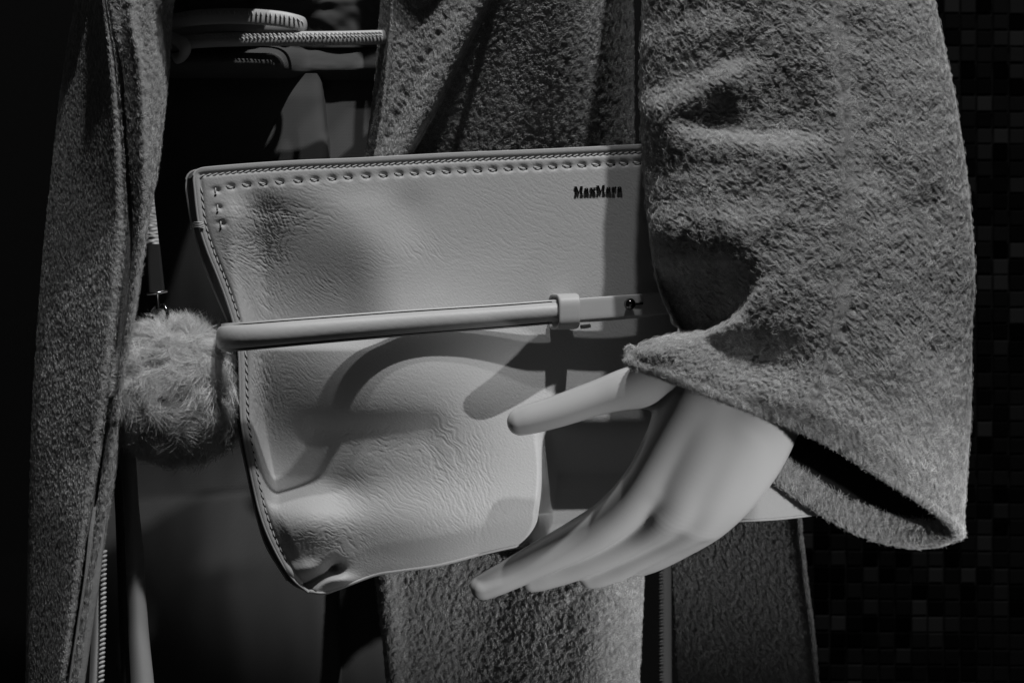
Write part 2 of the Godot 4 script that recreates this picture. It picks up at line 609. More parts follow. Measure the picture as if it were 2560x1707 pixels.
func build_sleeve(coat: Node3D, fib: ArrayMesh, fib_long: ArrayMesh) -> void:
	var c := sleeve_curves()
	var seam := crv([2060, -700, 2085, -60, 2090, 40, 2098, 150, 2108, 260, 2113, 350, 2117, 500, 2112, 600, 2102, 700, 2080, 830, 2055, 940, 2025, 1010, 2003, 1062])
	var front := func(u: float, v_: float) -> Vector3:
		var v := v_ / 0.06 * 0.30 if v_ < 0.06 else 0.30 + (v_ - 0.06) / 0.94 * 0.70
		var s := (1.0 - cos(PI * u)) * 0.5
		var p := coons(c.T, c.B, c.L, c.R, s, v)
		var edge := clampf(sin(PI * u), 0, 1)
		var z := 52.0 + 62.0 * pow(edge, 0.85) + 34.0 * smoothstep(700.0, 900.0, p.y) * smoothstep(1900.0, 1650.0, p.x)
		z += sleeve_z(p, seam) * smoothstep(0.0, 0.30, edge)
		z -= 9.0 * pow(clampf((v - 0.955) / 0.045, 0.0, 1.0), 2.0) * edge
		var ws := 1.0 - 0.75 * exp(-pow((p.x - x_at(seam, p.y) - 6.0) / 22.0, 2.0))
		z += wool(p, 0.12 if p.y < 840.0 else -1.1, 0.62 * ws) * smoothstep(0.0, 0.15, edge)
		return Vector3(p.x, p.y, z)
	var part := put(coat, "sleeve", grid(250, 430, front), M.wool)
	var front_last := last
	var off_seam := func(q: Vector3) -> bool:
		var kk := CZ / (S * (CZ - q.z))
		var y := 853.5 - (q.y - Y0) * kk
		var d := 1280.0 + q.x * kk - x_at(seam, y)
		return d < -7.0 or d > 16.0 or rng.randf() < (0.08 if d < 4.0 else 0.4)
	strew(part, "wool_fuzz", fib, M.wool_fibre, 34000, 0.1, 0.45, off_seam, 0.25)
	last = front_last
	strew(part, "loose_hair", fib_long, M.wool_fibre, 5000, 0.3, 1.6)
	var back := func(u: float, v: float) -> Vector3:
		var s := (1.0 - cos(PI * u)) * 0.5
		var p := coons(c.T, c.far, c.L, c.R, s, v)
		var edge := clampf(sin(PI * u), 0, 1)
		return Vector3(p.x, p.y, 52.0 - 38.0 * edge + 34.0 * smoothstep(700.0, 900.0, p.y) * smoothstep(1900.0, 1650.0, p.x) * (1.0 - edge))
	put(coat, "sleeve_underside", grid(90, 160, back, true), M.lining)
	var facing := func(u: float, v: float) -> Vector3:
		var q: Vector3 = back.call(lerpf(0.2, 1.0, u), lerpf(0.972, 1.0, v))
		return Vector3(q.x, q.y - 3.0, q.z + 2.5 + wool(Vector2(q.x, q.y), 0.5, 0.5))
	var inner := put(coat, "cuff_facing", grid(200, 20, facing), M.wool)
	strew(inner, "wool_fuzz", fib_long, M.wool_fibre, 3500, 0.4, 1.3)
	# hem: a soft roll round the opening
	var s := Soup.new()
	var path := PackedVector3Array()
	var n := 150
	for i in n:
		var u := float(i) / (n - 1)
		var q: Vector3 = front.call(u, 1.0)
		path.append(P(q.x, q.y + 1.0, q.z - 2.0))
	s.tube(path, same(n, 0.0021), 8, 1.0, Vector3(0, 0, 1))
	var hem := put(coat, "cuff_hem", s.mesh(), M.wool)
	last = {"pos": s.pos, "nor": s.nor, "idx": s.idx}
	strew(hem, "wool_fuzz", fib_long, M.wool_fibre, 5000, 0.3, 1.6)
	s = Soup.new()
	path = PackedVector3Array()
	for i in n:
		var u := float(i) / (n - 1)
		var q: Vector3 = back.call(u, 1.0)
		path.append(P(q.x, q.y - 12.0, q.z + 1.0))
	s.tube(path, same(n, 0.0044), 10, 0.55, Vector3(0, 1, 0))
	hem = put(coat, "cuff_hem", s.mesh(), M.wool)
	last = {"pos": s.pos, "nor": s.nor, "idx": s.idx}
	strew(hem, "wool_fuzz", fib_long, M.wool_fibre, 6000, 0.3, 1.6)

func build_right_front(coat: Node3D, fib: ArrayMesh) -> void:
	var T := crv([960, -80, 1300, -80, 1580, -80])
	var B := crv([975, 1790, 1300, 1790, 1592, 1790])
	var L := crv([960, -80, 940, 200, 915, 420, 900, 800, 915, 1200, 935, 1400, 946, 1500, 958, 1600, 975, 1790])
	var R := crv([1580, -80, 1584, 400, 1590, 900, 1607, 1400, 1602, 1560, 1592, 1790])
	var f := func(u: float, v: float) -> Vector3:
		var s := (1.0 - cos(PI * u)) * 0.25 + u * 0.5
		var p := coons(T, B, L, R, s, v)
		var edge := clampf(sin(PI * u), 0, 1)
		var z := -62.0 + 14.0 * pow(edge, 0.6)
		if p.y > 1200.0:
			z += smoothstep(1200.0, 1330.0, p.y) * (-46.0 + 62.0 * smoothstep(930.0, 1560.0, p.x) + 0.03 * (p.y - 1400.0))
			z += fold(p, Vector2(958, 1350), Vector2(985, 1790), 30, 40, 6.0)
			z += fold(p, Vector2(1500, 1350), Vector2(1490, 1790), 90, 70, 7.0)
			z += fold(p, Vector2(1250, 1350), Vector2(1180, 1790), 120, 120, -5.0)
			z += wool(p, -0.75, 0.5, 7.5, 22.0) * smoothstep(0.0, 0.2, edge)
		else:
			z += 0.135 * maxf(420.0 - p.y, 0.0) * smoothstep(-0.3, 0.9, edge)
			z += fold(p, Vector2(1420, -80), Vector2(1390, 500), 120, 90, 5.0)
			z += fold(p, Vector2(1270, -80), Vector2(990, 470), 170, 150, -20.0)
			z += wool(p, 0.6, 0.32, 6.5, 16.0) * smoothstep(0.0, 0.2, edge)
		return Vector3(p.x, p.y, z)
	var part := put(coat, "right_front", grid(190, 480, f), M.wool)
	var seen := func(q: Vector3) -> bool:
		var k := (q.y - Y0) / S
		return k > 430.0 or k < -430.0
	strew(part, "wool_fuzz", fib, M.wool_fibre, 80000, 0.6, 0.6, seen, 0.36)
	# thick folded edge
	var s := Soup.new()
	var path := PackedVector3Array()
	for i in 120:
		var q: Vector3 = f.call(0.0, i / 119.0)
		path.append(P(q.x + 4, q.y, q.z - 2.0))
	edge_roll(coat, "front_edge", path, 0.003 * 0.6, fib, 2200)
	s = Soup.new()
	path = PackedVector3Array()
	for i in 120:
		var q: Vector3 = f.call(1.0, i / 119.0)
		path.append(P(q.x - 4, q.y, q.z - 2.0))
	edge_roll(coat, "front_edge", path, 0.003 * 0.6, fib, 2200)
	# lapel folded back over the front
	var LT := crv([992, -80, 1120, -80, 1262, -80])
	var LB := crv([915, 470, 940, 475, 965, 478])
	var LL := crv([992, -80, 984, 20, 975, 120, 962, 250, 950, 340, 935, 410, 915, 470])
	var LR := crv([1262, -80, 1225, 0, 1160, 130, 1090, 270, 1015, 400, 965, 478])
	var pits := [1141, 27, 1096, 85, 1070, 129, 1038, 179, 1010, 232, 987, 286, 968, 340]
	var g := func(u: float, v: float) -> Vector3:
		var p := coons(LT, LB, LL, LR, u, v)
		var xr := x_at(LR, p.y)
		var z := -36.0 + 0.05 * maxf(420.0 - p.y, 0.0) * smoothstep(-0.2, 0.5, u) + 5.0 * sin(PI * u) + 15.0 * smoothstep(0.3, 0.95, u)
		z += 3.0 * smoothstep(0.0, 0.08, u)
		var d := (xr - p.x) * 0.88
		z -= 7.0 * exp(-pow(d / 9.0, 2.0))
		z += 2.5 * exp(-pow((d - 34.0) / 22.0, 2.0))
		z -= 1.6 * exp(-pow((d - 72.0) / 12.0, 2.0))
		for k in pits.size() / 2:
			z -= 1.5 * bell(p, Vector2(pits[2 * k], pits[2 * k + 1]), 9, 10)
		z += wool(p, 1.2, 0.5) * smoothstep(0.0, 12.0, d) * smoothstep(0.0, 0.08, u)
		return Vector3(p.x, p.y, z)
	part = put(coat, "lapel", grid(90, 190, g), M.wool)
	strew(part, "wool_fuzz", fib, M.wool_fibre, 12000, 1.1, 0.8)
	s = Soup.new()
	path = PackedVector3Array()
	for i in 80:
		var q: Vector3 = g.call(1.0, i / 79.0)
		path.append(P(q.x - 3, q.y, q.z - 1.0))
	edge_roll(part, "rolled_edge", path, 0.0026 * 0.6, fib, 2200)
	s = Soup.new()
	path = PackedVector3Array()
	for i in 80:
		var q: Vector3 = g.call(0.0, i / 79.0)
		path.append(P(q.x + 3, q.y, q.z - 1.0))
	edge_roll(part, "rolled_edge", path, 0.0026 * 0.6, fib, 2200)

func build_left_front(coat: Node3D, fib: ArrayMesh) -> void:
	var L := crv([200, -80, 185, 20, 168, 110, 148, 250, 122, 480, 106, 638, 95, 780, 84, 944, 76, 1121, 71, 1300, 67, 1500, 64, 1653, 62, 1800])
	var G := crv([252, -80, 265, 0, 290, 156, 304, 300, 312, 420, 316, 535, 310, 638, 290, 830, 268, 1002, 250, 1143, 221, 1304, 196, 1483, 166, 1680, 150, 1800])
	var T := crv([200, -80, 226, -80, 252, -80])
	var B := crv([62, 1800, 105, 1800, 150, 1800])
	var seam := crv([205, 0, 196, 110, 182, 230, 170, 335, 150, 440, 134, 535, 122, 640, 108, 780, 100, 900])
	var f := func(u: float, v: float) -> Vector3:
		var s := (1.0 - cos(PI * u)) * 0.30 + u * 0.4
		var p := coons(T, B, L, G, s, v)
		var z := -92.0 + 114.0 * s - 14.0 * pow(1.0 - minf(s / 0.12, 1.0), 2.0) - 12.0 * smoothstep(0.86, 1.0, s)
		z += fold_along(p, seam, 5.0, -2.4)
		z += fold_along(p, seam, 18.0, 1.2)
		z += wool(p, 0.9, 0.40, 7.0, 15.0) * smoothstep(0.0, 0.08, u)
		z += n_soft.get_noise_2d(p.x / 160.0, p.y / 420.0) * 2.0
		return Vector3(p.x, p.y, z)
	var part := put(coat, "left_front", grid(80, 480, f), M.wool)
	strew(part, "wool_fuzz", fib, M.wool_fibre, 30000, 0.9, 1.0)
	# the facing that turns back towards the body, with a ridge along its edge
	var FT := crv([420, -760, 760, -760, 1080, -760])
	var FB := crv([150, 1800, 162, 1800, 176, 1800])
	var FL := crv([420, -760, 300, -300, 262, -80, 272, 0, 292, 110, 308, 200, 321, 400, 332, 540, 330, 640, 306, 830, 282, 1002, 262, 1143, 232, 1304, 204, 1483, 172, 1680, 150, 1800])
	var FR := crv([1180, -760, 970, -556, 860, -415, 730, -270, 600, -150, 490, -70, 434, 0, 422, 156, 408, 290, 393, 424, 376, 513, 358, 640, 338, 772, 320, 887, 306, 1002, 291, 1143, 272, 1270, 256, 1370, 240, 1450, 224, 1568, 206, 1700, 176, 1800])  # unseen top spreads into a collar shaped to shade the dress
	var ridge := crv([400, -300, 330, -80, 321, 22, 346, 156, 355, 312, 357, 446, 350, 600, 330, 780, 305, 960, 285, 1120])
	var g := func(u: float, v: float) -> Vector3:
		var p := coons(FT, FB, FL, FR, u, v)
		var z := -2.0 + 16.0 * sin(PI * u) + 4.0 * (1.0 - u)
		z += fold_along(p, ridge, 12.0, 4.0)
		z += wool(p, 1.0, 0.45) * smoothstep(0.0, 0.15, sin(PI * u))
		return Vector3(p.x, p.y, z)
	part = put(coat, "left_facing", grid(50, 460, g), M.wool)
	strew(part, "wool_fuzz", fib, M.wool_fibre, 14000, 1.0, 1.0)
	var s := Soup.new()
	var path := PackedVector3Array()
	for i in 160:
		var q: Vector3 = g.call(1.0, i / 159.0)
		path.append(P(q.x - 4, q.y, q.z - 1.5))
	edge_roll(part, "rolled_edge", path, 0.0014, fib, 3000)
	# second layer of cloth that shows under the facing near the bottom
	s = Soup.new()
	s.tube(spline3([250, 1270, 4, 240, 1340, 8, 228, 1450, 10, 210, 1570, 10, 190, 1707, 10, 178, 1790, 10], 60), same(60, 0.0052), 10, 0.5, Vector3(1, 0, 0))
	put(part, "under_layer", s.mesh(), M.wool)
	# groove side: joins panel and facing
	s = Soup.new()
	path = PackedVector3Array()
	for i in 160:
		var q := on(G, i / 159.0)
		path.append(P(q.x + 8, q.y, -8.0))
	edge_roll(coat, "front_fold", path, 0.004 * 0.6, fib, 2200)

func build_back(coat: Node3D, fib: ArrayMesh) -> void:
	var T := crv([1640, 1000, 1800, 1000, 1990, 1000])
	var B := crv([1700, 1800, 1870, 1800, 2056, 1800])
	var L := crv([1640, 1000, 1680, 1400, 1700, 1800])
	var R := crv([1990, 1000, 2003, 1300, 2013, 1400, 2022, 1480, 2035, 1580, 2047, 1707, 2056, 1800])
	var f := func(u: float, v: float) -> Vector3:
		var p := coons(T, B, L, R, u, v)
		var z := -175.0 + 58.0 * u
		z += wool(p, 0.8, 0.3, 7.0, 18.0)
		return Vector3(p.x, p.y, z)
	var part := put(coat, "back_panel", grid(110, 220, f), M.wool)
	strew(part, "wool_fuzz", fib, M.wool_fibre, 9000, 0.8, 0.9)
	var s := Soup.new()
	var path := PackedVector3Array()
	for i in 80:
		var q: Vector3 = f.call(1.0, i / 79.0)
		path.append(P(q.x - 3, q.y, q.z))
	s.tube(path, same(80, 0.0011), 8, 1.0, Vector3(1, 0, 0))
	var e := put(part, "edge", s.mesh(), M.wool)
	last = {"pos": s.pos, "nor": s.nor, "idx": s.idx}
	strew(e, "wool_fuzz", fib, M.wool_fibre, 1500, 1.4, 1.0)

# ---------------------------------------------------------------- dress and belt
func build_dress() -> void:
	var d := thing("dark_dress", "plain dark dress with a waistband and pleated skirt under the open coat", "dress", P(650, 1707, -95))
	var pleat := crv([806, 150, 808, 205, 812, 260, 818, 330, 824, 390, 834, 800, 846, 1500, 852, 1800])
	var f := func(u: float, v: float) -> Vector3:
		var yy := lerpf(183.0, 1800.0, v)
		var p := Vector2(lerpf(300.0 - 170.0 * smoothstep(900.0, 1700.0, yy), 1540.0, u), yy)
		var xe := x_at(pleat, p.y)
		var z := -92.0
		var e := xe - p.x
		z += 9.0 * (1.0 - exp(-maxf(e, 0.0) / 9.0)) * smoothstep(-1.0, 3.0, e)
		z += 7.0 * smoothstep(330.0, 10.0, e) * smoothstep(-1.0, 3.0, e)
		z -= 18.0 * smoothstep(520.0, 250.0, p.x) + 55.0 * smoothstep(400.0, 1250.0, p.y)
		z += n_soft.get_noise_2d(p.x / 330.0, p.y / 900.0) * 2.5
		z -= 3.0 * smoothstep(250.0, 186.0, p.y)
		z += fold(p, Vector2(560, 1480), Vector2(600, 1800), 60, 60, 5.0)
		return Vector3(p.x, p.y, z)
	put(d, "skirt", grid(430, 200, f), M.cloth)
	var g := func(u: float, v: float) -> Vector3:
		var p := Vector2(lerpf(300.0, 1100.0, u), lerpf(112.0, 196.0 + 6.0 * smoothstep(650, 900, lerpf(300.0, 1100.0, u)), v))
		var z := -92.0 + 48.0 * pow(clampf(sin(PI * (0.08 + 0.84 * v)), 0, 1), 0.5) * smoothstep(775.0, 670.0, p.x) + 8.0 * pow(sin(PI * v), 0.6)
		z += fold(p, Vector2(700, 178), Vector2(980, 172), 26, 12, 4.5)
		z += n_soft.get_noise_2d(p.x / 160.0, p.y / 60.0) * 1.2
		return Vector3(p.x, p.y, z)
	put(d, "waistband", grid(200, 40, g), M.cloth)
	var h := func(u: float, v: float) -> Vector3:
		var p := Vector2(lerpf(200.0, 1300.0, u), lerpf(-800.0, 118.0, v))
		var z := -84.0 + 6.0 * sin(PI * clampf((p.y + 90.0) / 208.0, 0.0, 1.0)) + 110.0 * bell(p, Vector2(540, -330), 280, 210) * smoothstep(715.0, 675.0, p.x) + 95.0 * bell(p, Vector2(1130, -420), 230, 200) + 40.0 * smoothstep(800.0, 750.0, p.x) * smoothstep(-24.0, -60.0, p.y) + n_soft.get_noise_2d(p.x / 180.0, p.y / 120.0) * 5.0  # unseen bust and overhang above, added to shade the dress
		z += fold(p, Vector2(640, 4), Vector2(1000, -2), 10, 14, 3.0)
		return Vector3(p.x, p.y, z)
	put(d, "bodice", grid(160, 120, h), M.cloth)
	# pressed fold of the skirt with its lit look put into a paler cloth, and a flat one beside it
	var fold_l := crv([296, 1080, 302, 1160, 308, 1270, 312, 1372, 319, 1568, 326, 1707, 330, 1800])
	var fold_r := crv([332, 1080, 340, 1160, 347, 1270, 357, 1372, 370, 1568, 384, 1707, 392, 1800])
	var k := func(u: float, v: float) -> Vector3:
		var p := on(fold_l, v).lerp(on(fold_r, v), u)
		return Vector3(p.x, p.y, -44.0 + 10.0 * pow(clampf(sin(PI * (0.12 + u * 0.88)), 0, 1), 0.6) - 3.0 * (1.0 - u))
	put(d, "pleat", grid(24, 120, k), M.lit_cloth)
	var k2 := func(u: float, v: float) -> Vector3:
		var p := on(fold_l, v).lerp(on(fold_l, v) - Vector2(22, 0), 1.0 - u)
		return Vector3(p.x, p.y, -56.0 + 4.0 * sin(PI * u))
	put(d, "pleat", grid(12, 120, k2), M.cloth)

func whip(s: Soup, path: PackedVector3Array, out: Vector3, pitch: float, r: float, slant: float, len_: float) -> void:
	# stitches that lie across an edge
	var acc := 0.0
	for i in range(1, path.size()):
		var seg := path[i] - path[i - 1]
		acc += seg.length()
		if acc >= pitch:
			acc -= pitch
			var t := seg.normalized()
			var b := out.normalized()
			var n := t.cross(b).normalized()
			var a := path[i] - t * slant
			var c := path[i] + t * slant
			var bow := b * len_ * 0.35
			s.tube(PackedVector3Array([a - n * len_ - bow * 0.6, a.lerp(c, 0.33) - n * len_ * 0.35 + bow, a.lerp(c, 0.66) + n * len_ * 0.35 + bow, c + n * len_ - bow * 0.6]), PackedFloat32Array([r * 0.7, r, r, r * 0.7]), 5, 1.0, b)

func build_belt() -> void:
	var o := thing("leather_belt", "pale leather belt with whipstitched edge, tied in a bow at the waist", "belt", P(440, 120, -70))
	var s := Soup.new()
	var loop := spline3([395, 66, -42, 440, 52, -34, 500, 43, -30, 600, 40, -28, 690, 46, -28, 738, 55, -30, 758, 62, -36, 752, 66, -44, 700, 62, -50, 560, 60, -54, 400, 80, -54], 120)
	s.tube(loop, same(120, 0.0050), 16, 0.42, Vector3(0, 1, 0))
	var lp := put(o, "loop", s.mesh(), M.strap_leather)
	s = Soup.new()
	var edge := spline3([400, 54, -38, 440, 41, -31, 500, 33, -27, 600, 31, -25, 690, 38, -25, 738, 47, -27, 756, 56, -32], 200)
	whip(s, edge, Vector3(0, 0.8, 0.7), 0.0030, 0.0007, 0.0006, 0.0017)
	put(lp, "whipstitching", s.mesh(), M.strap_leather).set_meta("kind", "stuff")
	s = Soup.new()
	var strand := spline3([400, 118, -52, 440, 109, -42, 500, 102, -36, 600, 98, -34, 750, 96, -33, 860, 95, -36, 960, 92.5, -50, 1080, 90, -72], 120)
	s.tube(strand, same(120, 0.0046), 16, 0.7, Vector3(0, 1, 0))
	var st := put(o, "strand", s.mesh(), M.strap_leather)
	s = Soup.new()
	for k in 2:
		edge = spline3([446, 98 + k * 10, -36 + k * 2, 500, 92 + k * 9, -32 + k * 1.5, 600, 88 + k * 8, -30 + k, 750, 85 + k * 7, -29 + k, 860, 84 + k * 7, -32 + k, 952, 81.5 + k * 7, -45 + k], 260)
		whip(s, edge, Vector3(0, 0.6, 0.8), 0.0026, 0.0006, 0.0009, 0.0009)
	put(st, "whipstitching", s.mesh(), M.strap_leather).set_meta("kind", "stuff")
	s = Soup.new()
	s.tube(spline3([420, 92, -38, 452, 106, -30, 462, 124, -30, 452, 142, -36, 425, 150, -44], 40), same(40, 0.0042), 14, 0.8, Vector3(0.7, 0.7, 0))
	put(o, "knot", s.mesh(), M.strap_leather)
	# hanging ends
	var tail := func(u: float, v: float) -> Vector3:
		return Vector3(lerpf(lerpf(238, 218, v), lerpf(256, 252, v), u), lerpf(1340, 1790, v), -22.0 + 3.0 * sin(PI * u))
	var tl := put(o, "tail", grid(8, 60, tail), M.strap_leather)
	s = Soup.new()
	edge = spline3([260, 1368, -17, 258, 1450, -17, 257, 1560, -17, 253, 1680, -17, 250, 1790, -17], 260)
	whip(s, edge, Vector3(0.4, 0, 1), 0.0029, 0.00125, 0.0008, 0.0014)
	put(tl, "whipstitching", s.mesh(), M.strap_leather).set_meta("kind", "stuff")
	var tail2 := func(u: float, v: float) -> Vector3:
		return Vector3(lerpf(1652, 1678, u) + 2.0 * v, lerpf(1330, 1800, v), -300.0 + 2.0 * sin(PI * u))
	tl = put(o, "tail", grid(8, 60, tail2), M.strap_leather)
	s = Soup.new()
	edge = spline3([1653, 1340, -298, 1654, 1560, -298, 1654, 1800, -298], 200)
	whip(s, edge, Vector3(-0.2, 0, 1), 0.0024, 0.0006, 0.0004, 0.0012)
	put(tl, "whipstitching", s.mesh(), M.strap_leather).set_meta("kind", "stuff")

# ---------------------------------------------------------------- pompom charm
func build_pompom() -> void:
	var o := thing("pompom_charm", "pale fluffy fur pompom on a leather strap with dark metal clip, beside the clutch", "key charm", P(440, 965, -42))
	var strap := func(u: float, v: float) -> Vector3:
		var x0 := lerpf(340, 364, v)
		var x1 := lerpf(372, 397, v)
		return Vector3(lerpf(x0, x1, u), lerpf(380, 613, v), -22.0 + 2.5 * sin(PI * u) + n_fine.get_noise_2d(u * 1.5, v * 26.0) * 0.5)
	put(o, "leather_strap", grid(14, 140, strap), M.strap_leather)
	# folded metal end: a tapered sleeve of rounded section
	var fer := func(u: float, v: float) -> Vector3:
		var xc := lerpf(381.5, 391.0, v)
		var hw := lerpf(17.5, 21.0, v)
		var yy := lerpf(611, 731, v) - (u if u < 0.5 else 1.0 - u) * 4.0
		var a := u * TAU
		var q := Vector2(cos(a), sin(a))
		q = Vector2(signf(q.x) * pow(absf(q.x), 0.35), signf(q.y) * pow(absf(q.y), 0.35))
		return Vector3(xc + hw * q.x, yy, -20.0 + 4.0 * q.y)
	put(o, "ferrule", grid(40, 20, fer, true), M.ferrule_metal)
	var s := Soup.new()
	s.tube(spline3([367, 735, -18, 391, 732, -15, 416, 728, -18], 12), same(12, 0.0009), 8)
	put(o, "end_plate", s.mesh(), M.bright_metal)
	s = Soup.new()
	s.tube(spline3([392, 735, -17, 393, 752, -15, 395, 772, -13], 10), PackedFloat32Array([0.002, 0.0022, 0.0018, 0.0014, 0.0014, 0.0014, 0.0016, 0.0019, 0.0019, 0.0015]), 12)
	put(o, "swivel_stem", s.mesh(), M.metal)
	s = Soup.new()
	var ring := PackedVector3Array()
	for i in 41:
		var a := TAU * i / 40.0
		ring.append(P(397 + 21 * sin(a), 786 - 24 * cos(a), -16.0 + 3.0 * sin(a)))
	s.tube(ring, same(41, 0.0013), 10, 1.0, Vector3(0, 0, 1), false)
	put(o, "clasp_ring", s.mesh(), M.metal)
	s = Soup.new()
	for q in [[411, 762, -11], [417, 777, -11], [417, 790, -11], [381, 793, -11]]:  # glints on the ring, put in as small bright metal beads
		var c := P(q[0], q[1], q[2])
		s.tube(PackedVector3Array([c + Vector3(0, 0.0009, 0), c + Vector3(0, 0.0005, 0), c - Vector3(0, 0.0005, 0), c - Vector3(0, 0.0009, 0)]), PackedFloat32Array([0.0004, 0.001, 0.001, 0.0004]), 8, 1.0, Vector3(0, 0, 1))
	put(o, "ring_glint", s.mesh(), M.bright_metal)
	# fur ball
	var c := P(444, 974, -28)
	var ball := func(u: float, v: float) -> Vector3:
		var th := v * PI
		var ph := u * TAU
		var d := Vector3(sin(th) * cos(ph), cos(th), sin(th) * sin(ph))
		return c + d * (0.0385 + 0.002 * n_soft.get_noise_3d(d.x * 2.0, d.y * 2.0, d.z * 2.0))
	var body := put(o, "fur_ball", grid(64, 40, ball, true, 0.0, true), M.fur_base)
	# long hairs, in clumps that lean different ways
	var r := RandomNumberGenerator.new()
	r.seed = 77
	var sp := Soup.new()
	for h in 16:
		var root := Vector3(r.randfn(0, 0.0011), 0, r.randfn(0, 0.0011))
		var lean := Vector3(r.randfn(0.25, 0.30), 1.0, r.randfn(0, 0.30)).normalized()
		var l := 0.0135 * r.randf_range(0.55, 1.12)
		var path := PackedVector3Array()
		var rad := PackedFloat32Array()
		var wv := Vector3(r.randfn(0, 1), 0, r.randfn(0, 1)) * 0.0012
		for i in 6:
			var t := i / 5.0
			path.append(root + lean * l * t + Vector3(l * 0.35 * t * t, 0, 0) + wv * sin(t * 4.0))
			rad.append(0.00014 * (1.0 - 0.75 * t))
		sp.tube(path, rad, 3, 1.0, Vector3(0.2, 0.1, 1), false)
	var clump := sp.mesh()
	var mm := MultiMesh.new()
	mm.transform_format = MultiMesh.TRANSFORM_3D
	mm.use_colors = true
	mm.mesh = clump
	var xf: Array[Transform3D] = []
	var tint: Array[Color] = []
	for i in 6000:
		var d := Vector3(r.randfn(), r.randfn(), r.randfn()).normalized()
		if d.z < -0.55:
			continue
		var q := d * 3.2
		var lean := Vector3(n_warp.get_noise_3d(q.x, q.y, q.z), n_warp.get_noise_3d(q.x + 50, q.y, q.z), n_warp.get_noise_3d(q.x, q.y + 50, q.z)) * 1.5 + Vector3(-0.45, -0.25, 0)
		lean = (lean - d * lean.dot(d))
		var y := (d + lean * 0.55).normalized()
		var x := (lean + Vector3(0.01, 0.02, 0.01)).normalized()
		x = (x - y * x.dot(y)).normalized()
		var sc := r.randf_range(0.75, 1.15)
		xf.append(Transform3D(Basis(x * sc, y * sc, x.cross(y) * sc), c + d * 0.0400))
		var g := r.randf_range(0.75, 1.2)
		tint.append(Color(g, g, g))
	mm.instance_count = xf.size()
	for i in xf.size():
		mm.set_instance_transform(i, xf[i])
		mm.set_instance_color(i, tint[i])
	var f := MultiMeshInstance3D.new()
	f.name = "fur"
	f.multimesh = mm
	f.material_override = M.fur
	f.set_meta("kind", "stuff")
	body.add_child(f)
	f.position = -base_of(body)

# ---------------------------------------------------------------- clutch bag
var bT: PackedVector2Array
var bB: PackedVector2Array
var bL: PackedVector2Array
var bR: PackedVector2Array
var stitches: PackedVector2Array      # the running stitch along the flap

func crease(across: float, along: float, sharp: float) -> float:
	var n := absf(n_fine.get_noise_2d(along, across)) * sharp
	return -maxf(0.0, 1.0 - n)

func lines(p: Vector2, c: Vector2, rx: float, ry: float, deg: float, gap: float, amp: float, sharp := 3.2) -> float:
	# a field of fine creases that run in one direction
	var w := bell(p, c, rx, ry)
	if w < 0.03:
		return 0.0
	var a := deg_to_rad(deg)
	var d := p - c
	var wx := n_warp.get_noise_2d(p.x / 120.0, p.y / 120.0) * 14.0 + n_warp.get_noise_2d(p.x / 40.0 + 9.0, p.y / 40.0) * 3.0
	var x := d.x * cos(a) + d.y * sin(a)
	var y := -d.x * sin(a) + d.y * cos(a) + wx
	return crease(y / (gap * 0.8), x / (gap * 8.0), sharp) * amp * w

func arcs(p: Vector2, o: Vector2, c: Vector2, rx: float, ry: float, gap: float, amp: float, sharp := 3.0) -> float:
	# creases on circles round o, within the window at c
	var w := bell(p, c, rx, ry)
	if w < 0.03:
		return 0.0
	var d := p - o
	var wx := n_warp.get_noise_2d(p.x / 50.0, p.y / 50.0) * 12.0
	return crease((d.length() + wx) / gap, d.angle() * 22.0 / gap, sharp) * amp * w

func rays(p: Vector2, o: Vector2, c: Vector2, rx: float, ry: float, gap_deg: float, amp: float) -> float:
	var w := bell(p, c, rx, ry)
	if w < 0.03:
		return 0.0
	var d := p - o
	var wx := n_warp.get_noise_2d(p.x / 70.0, p.y / 70.0) * 3.0
	return crease((rad_to_deg(d.angle()) + wx) / gap_deg, d.length() / 80.0, 3.0) * amp * w

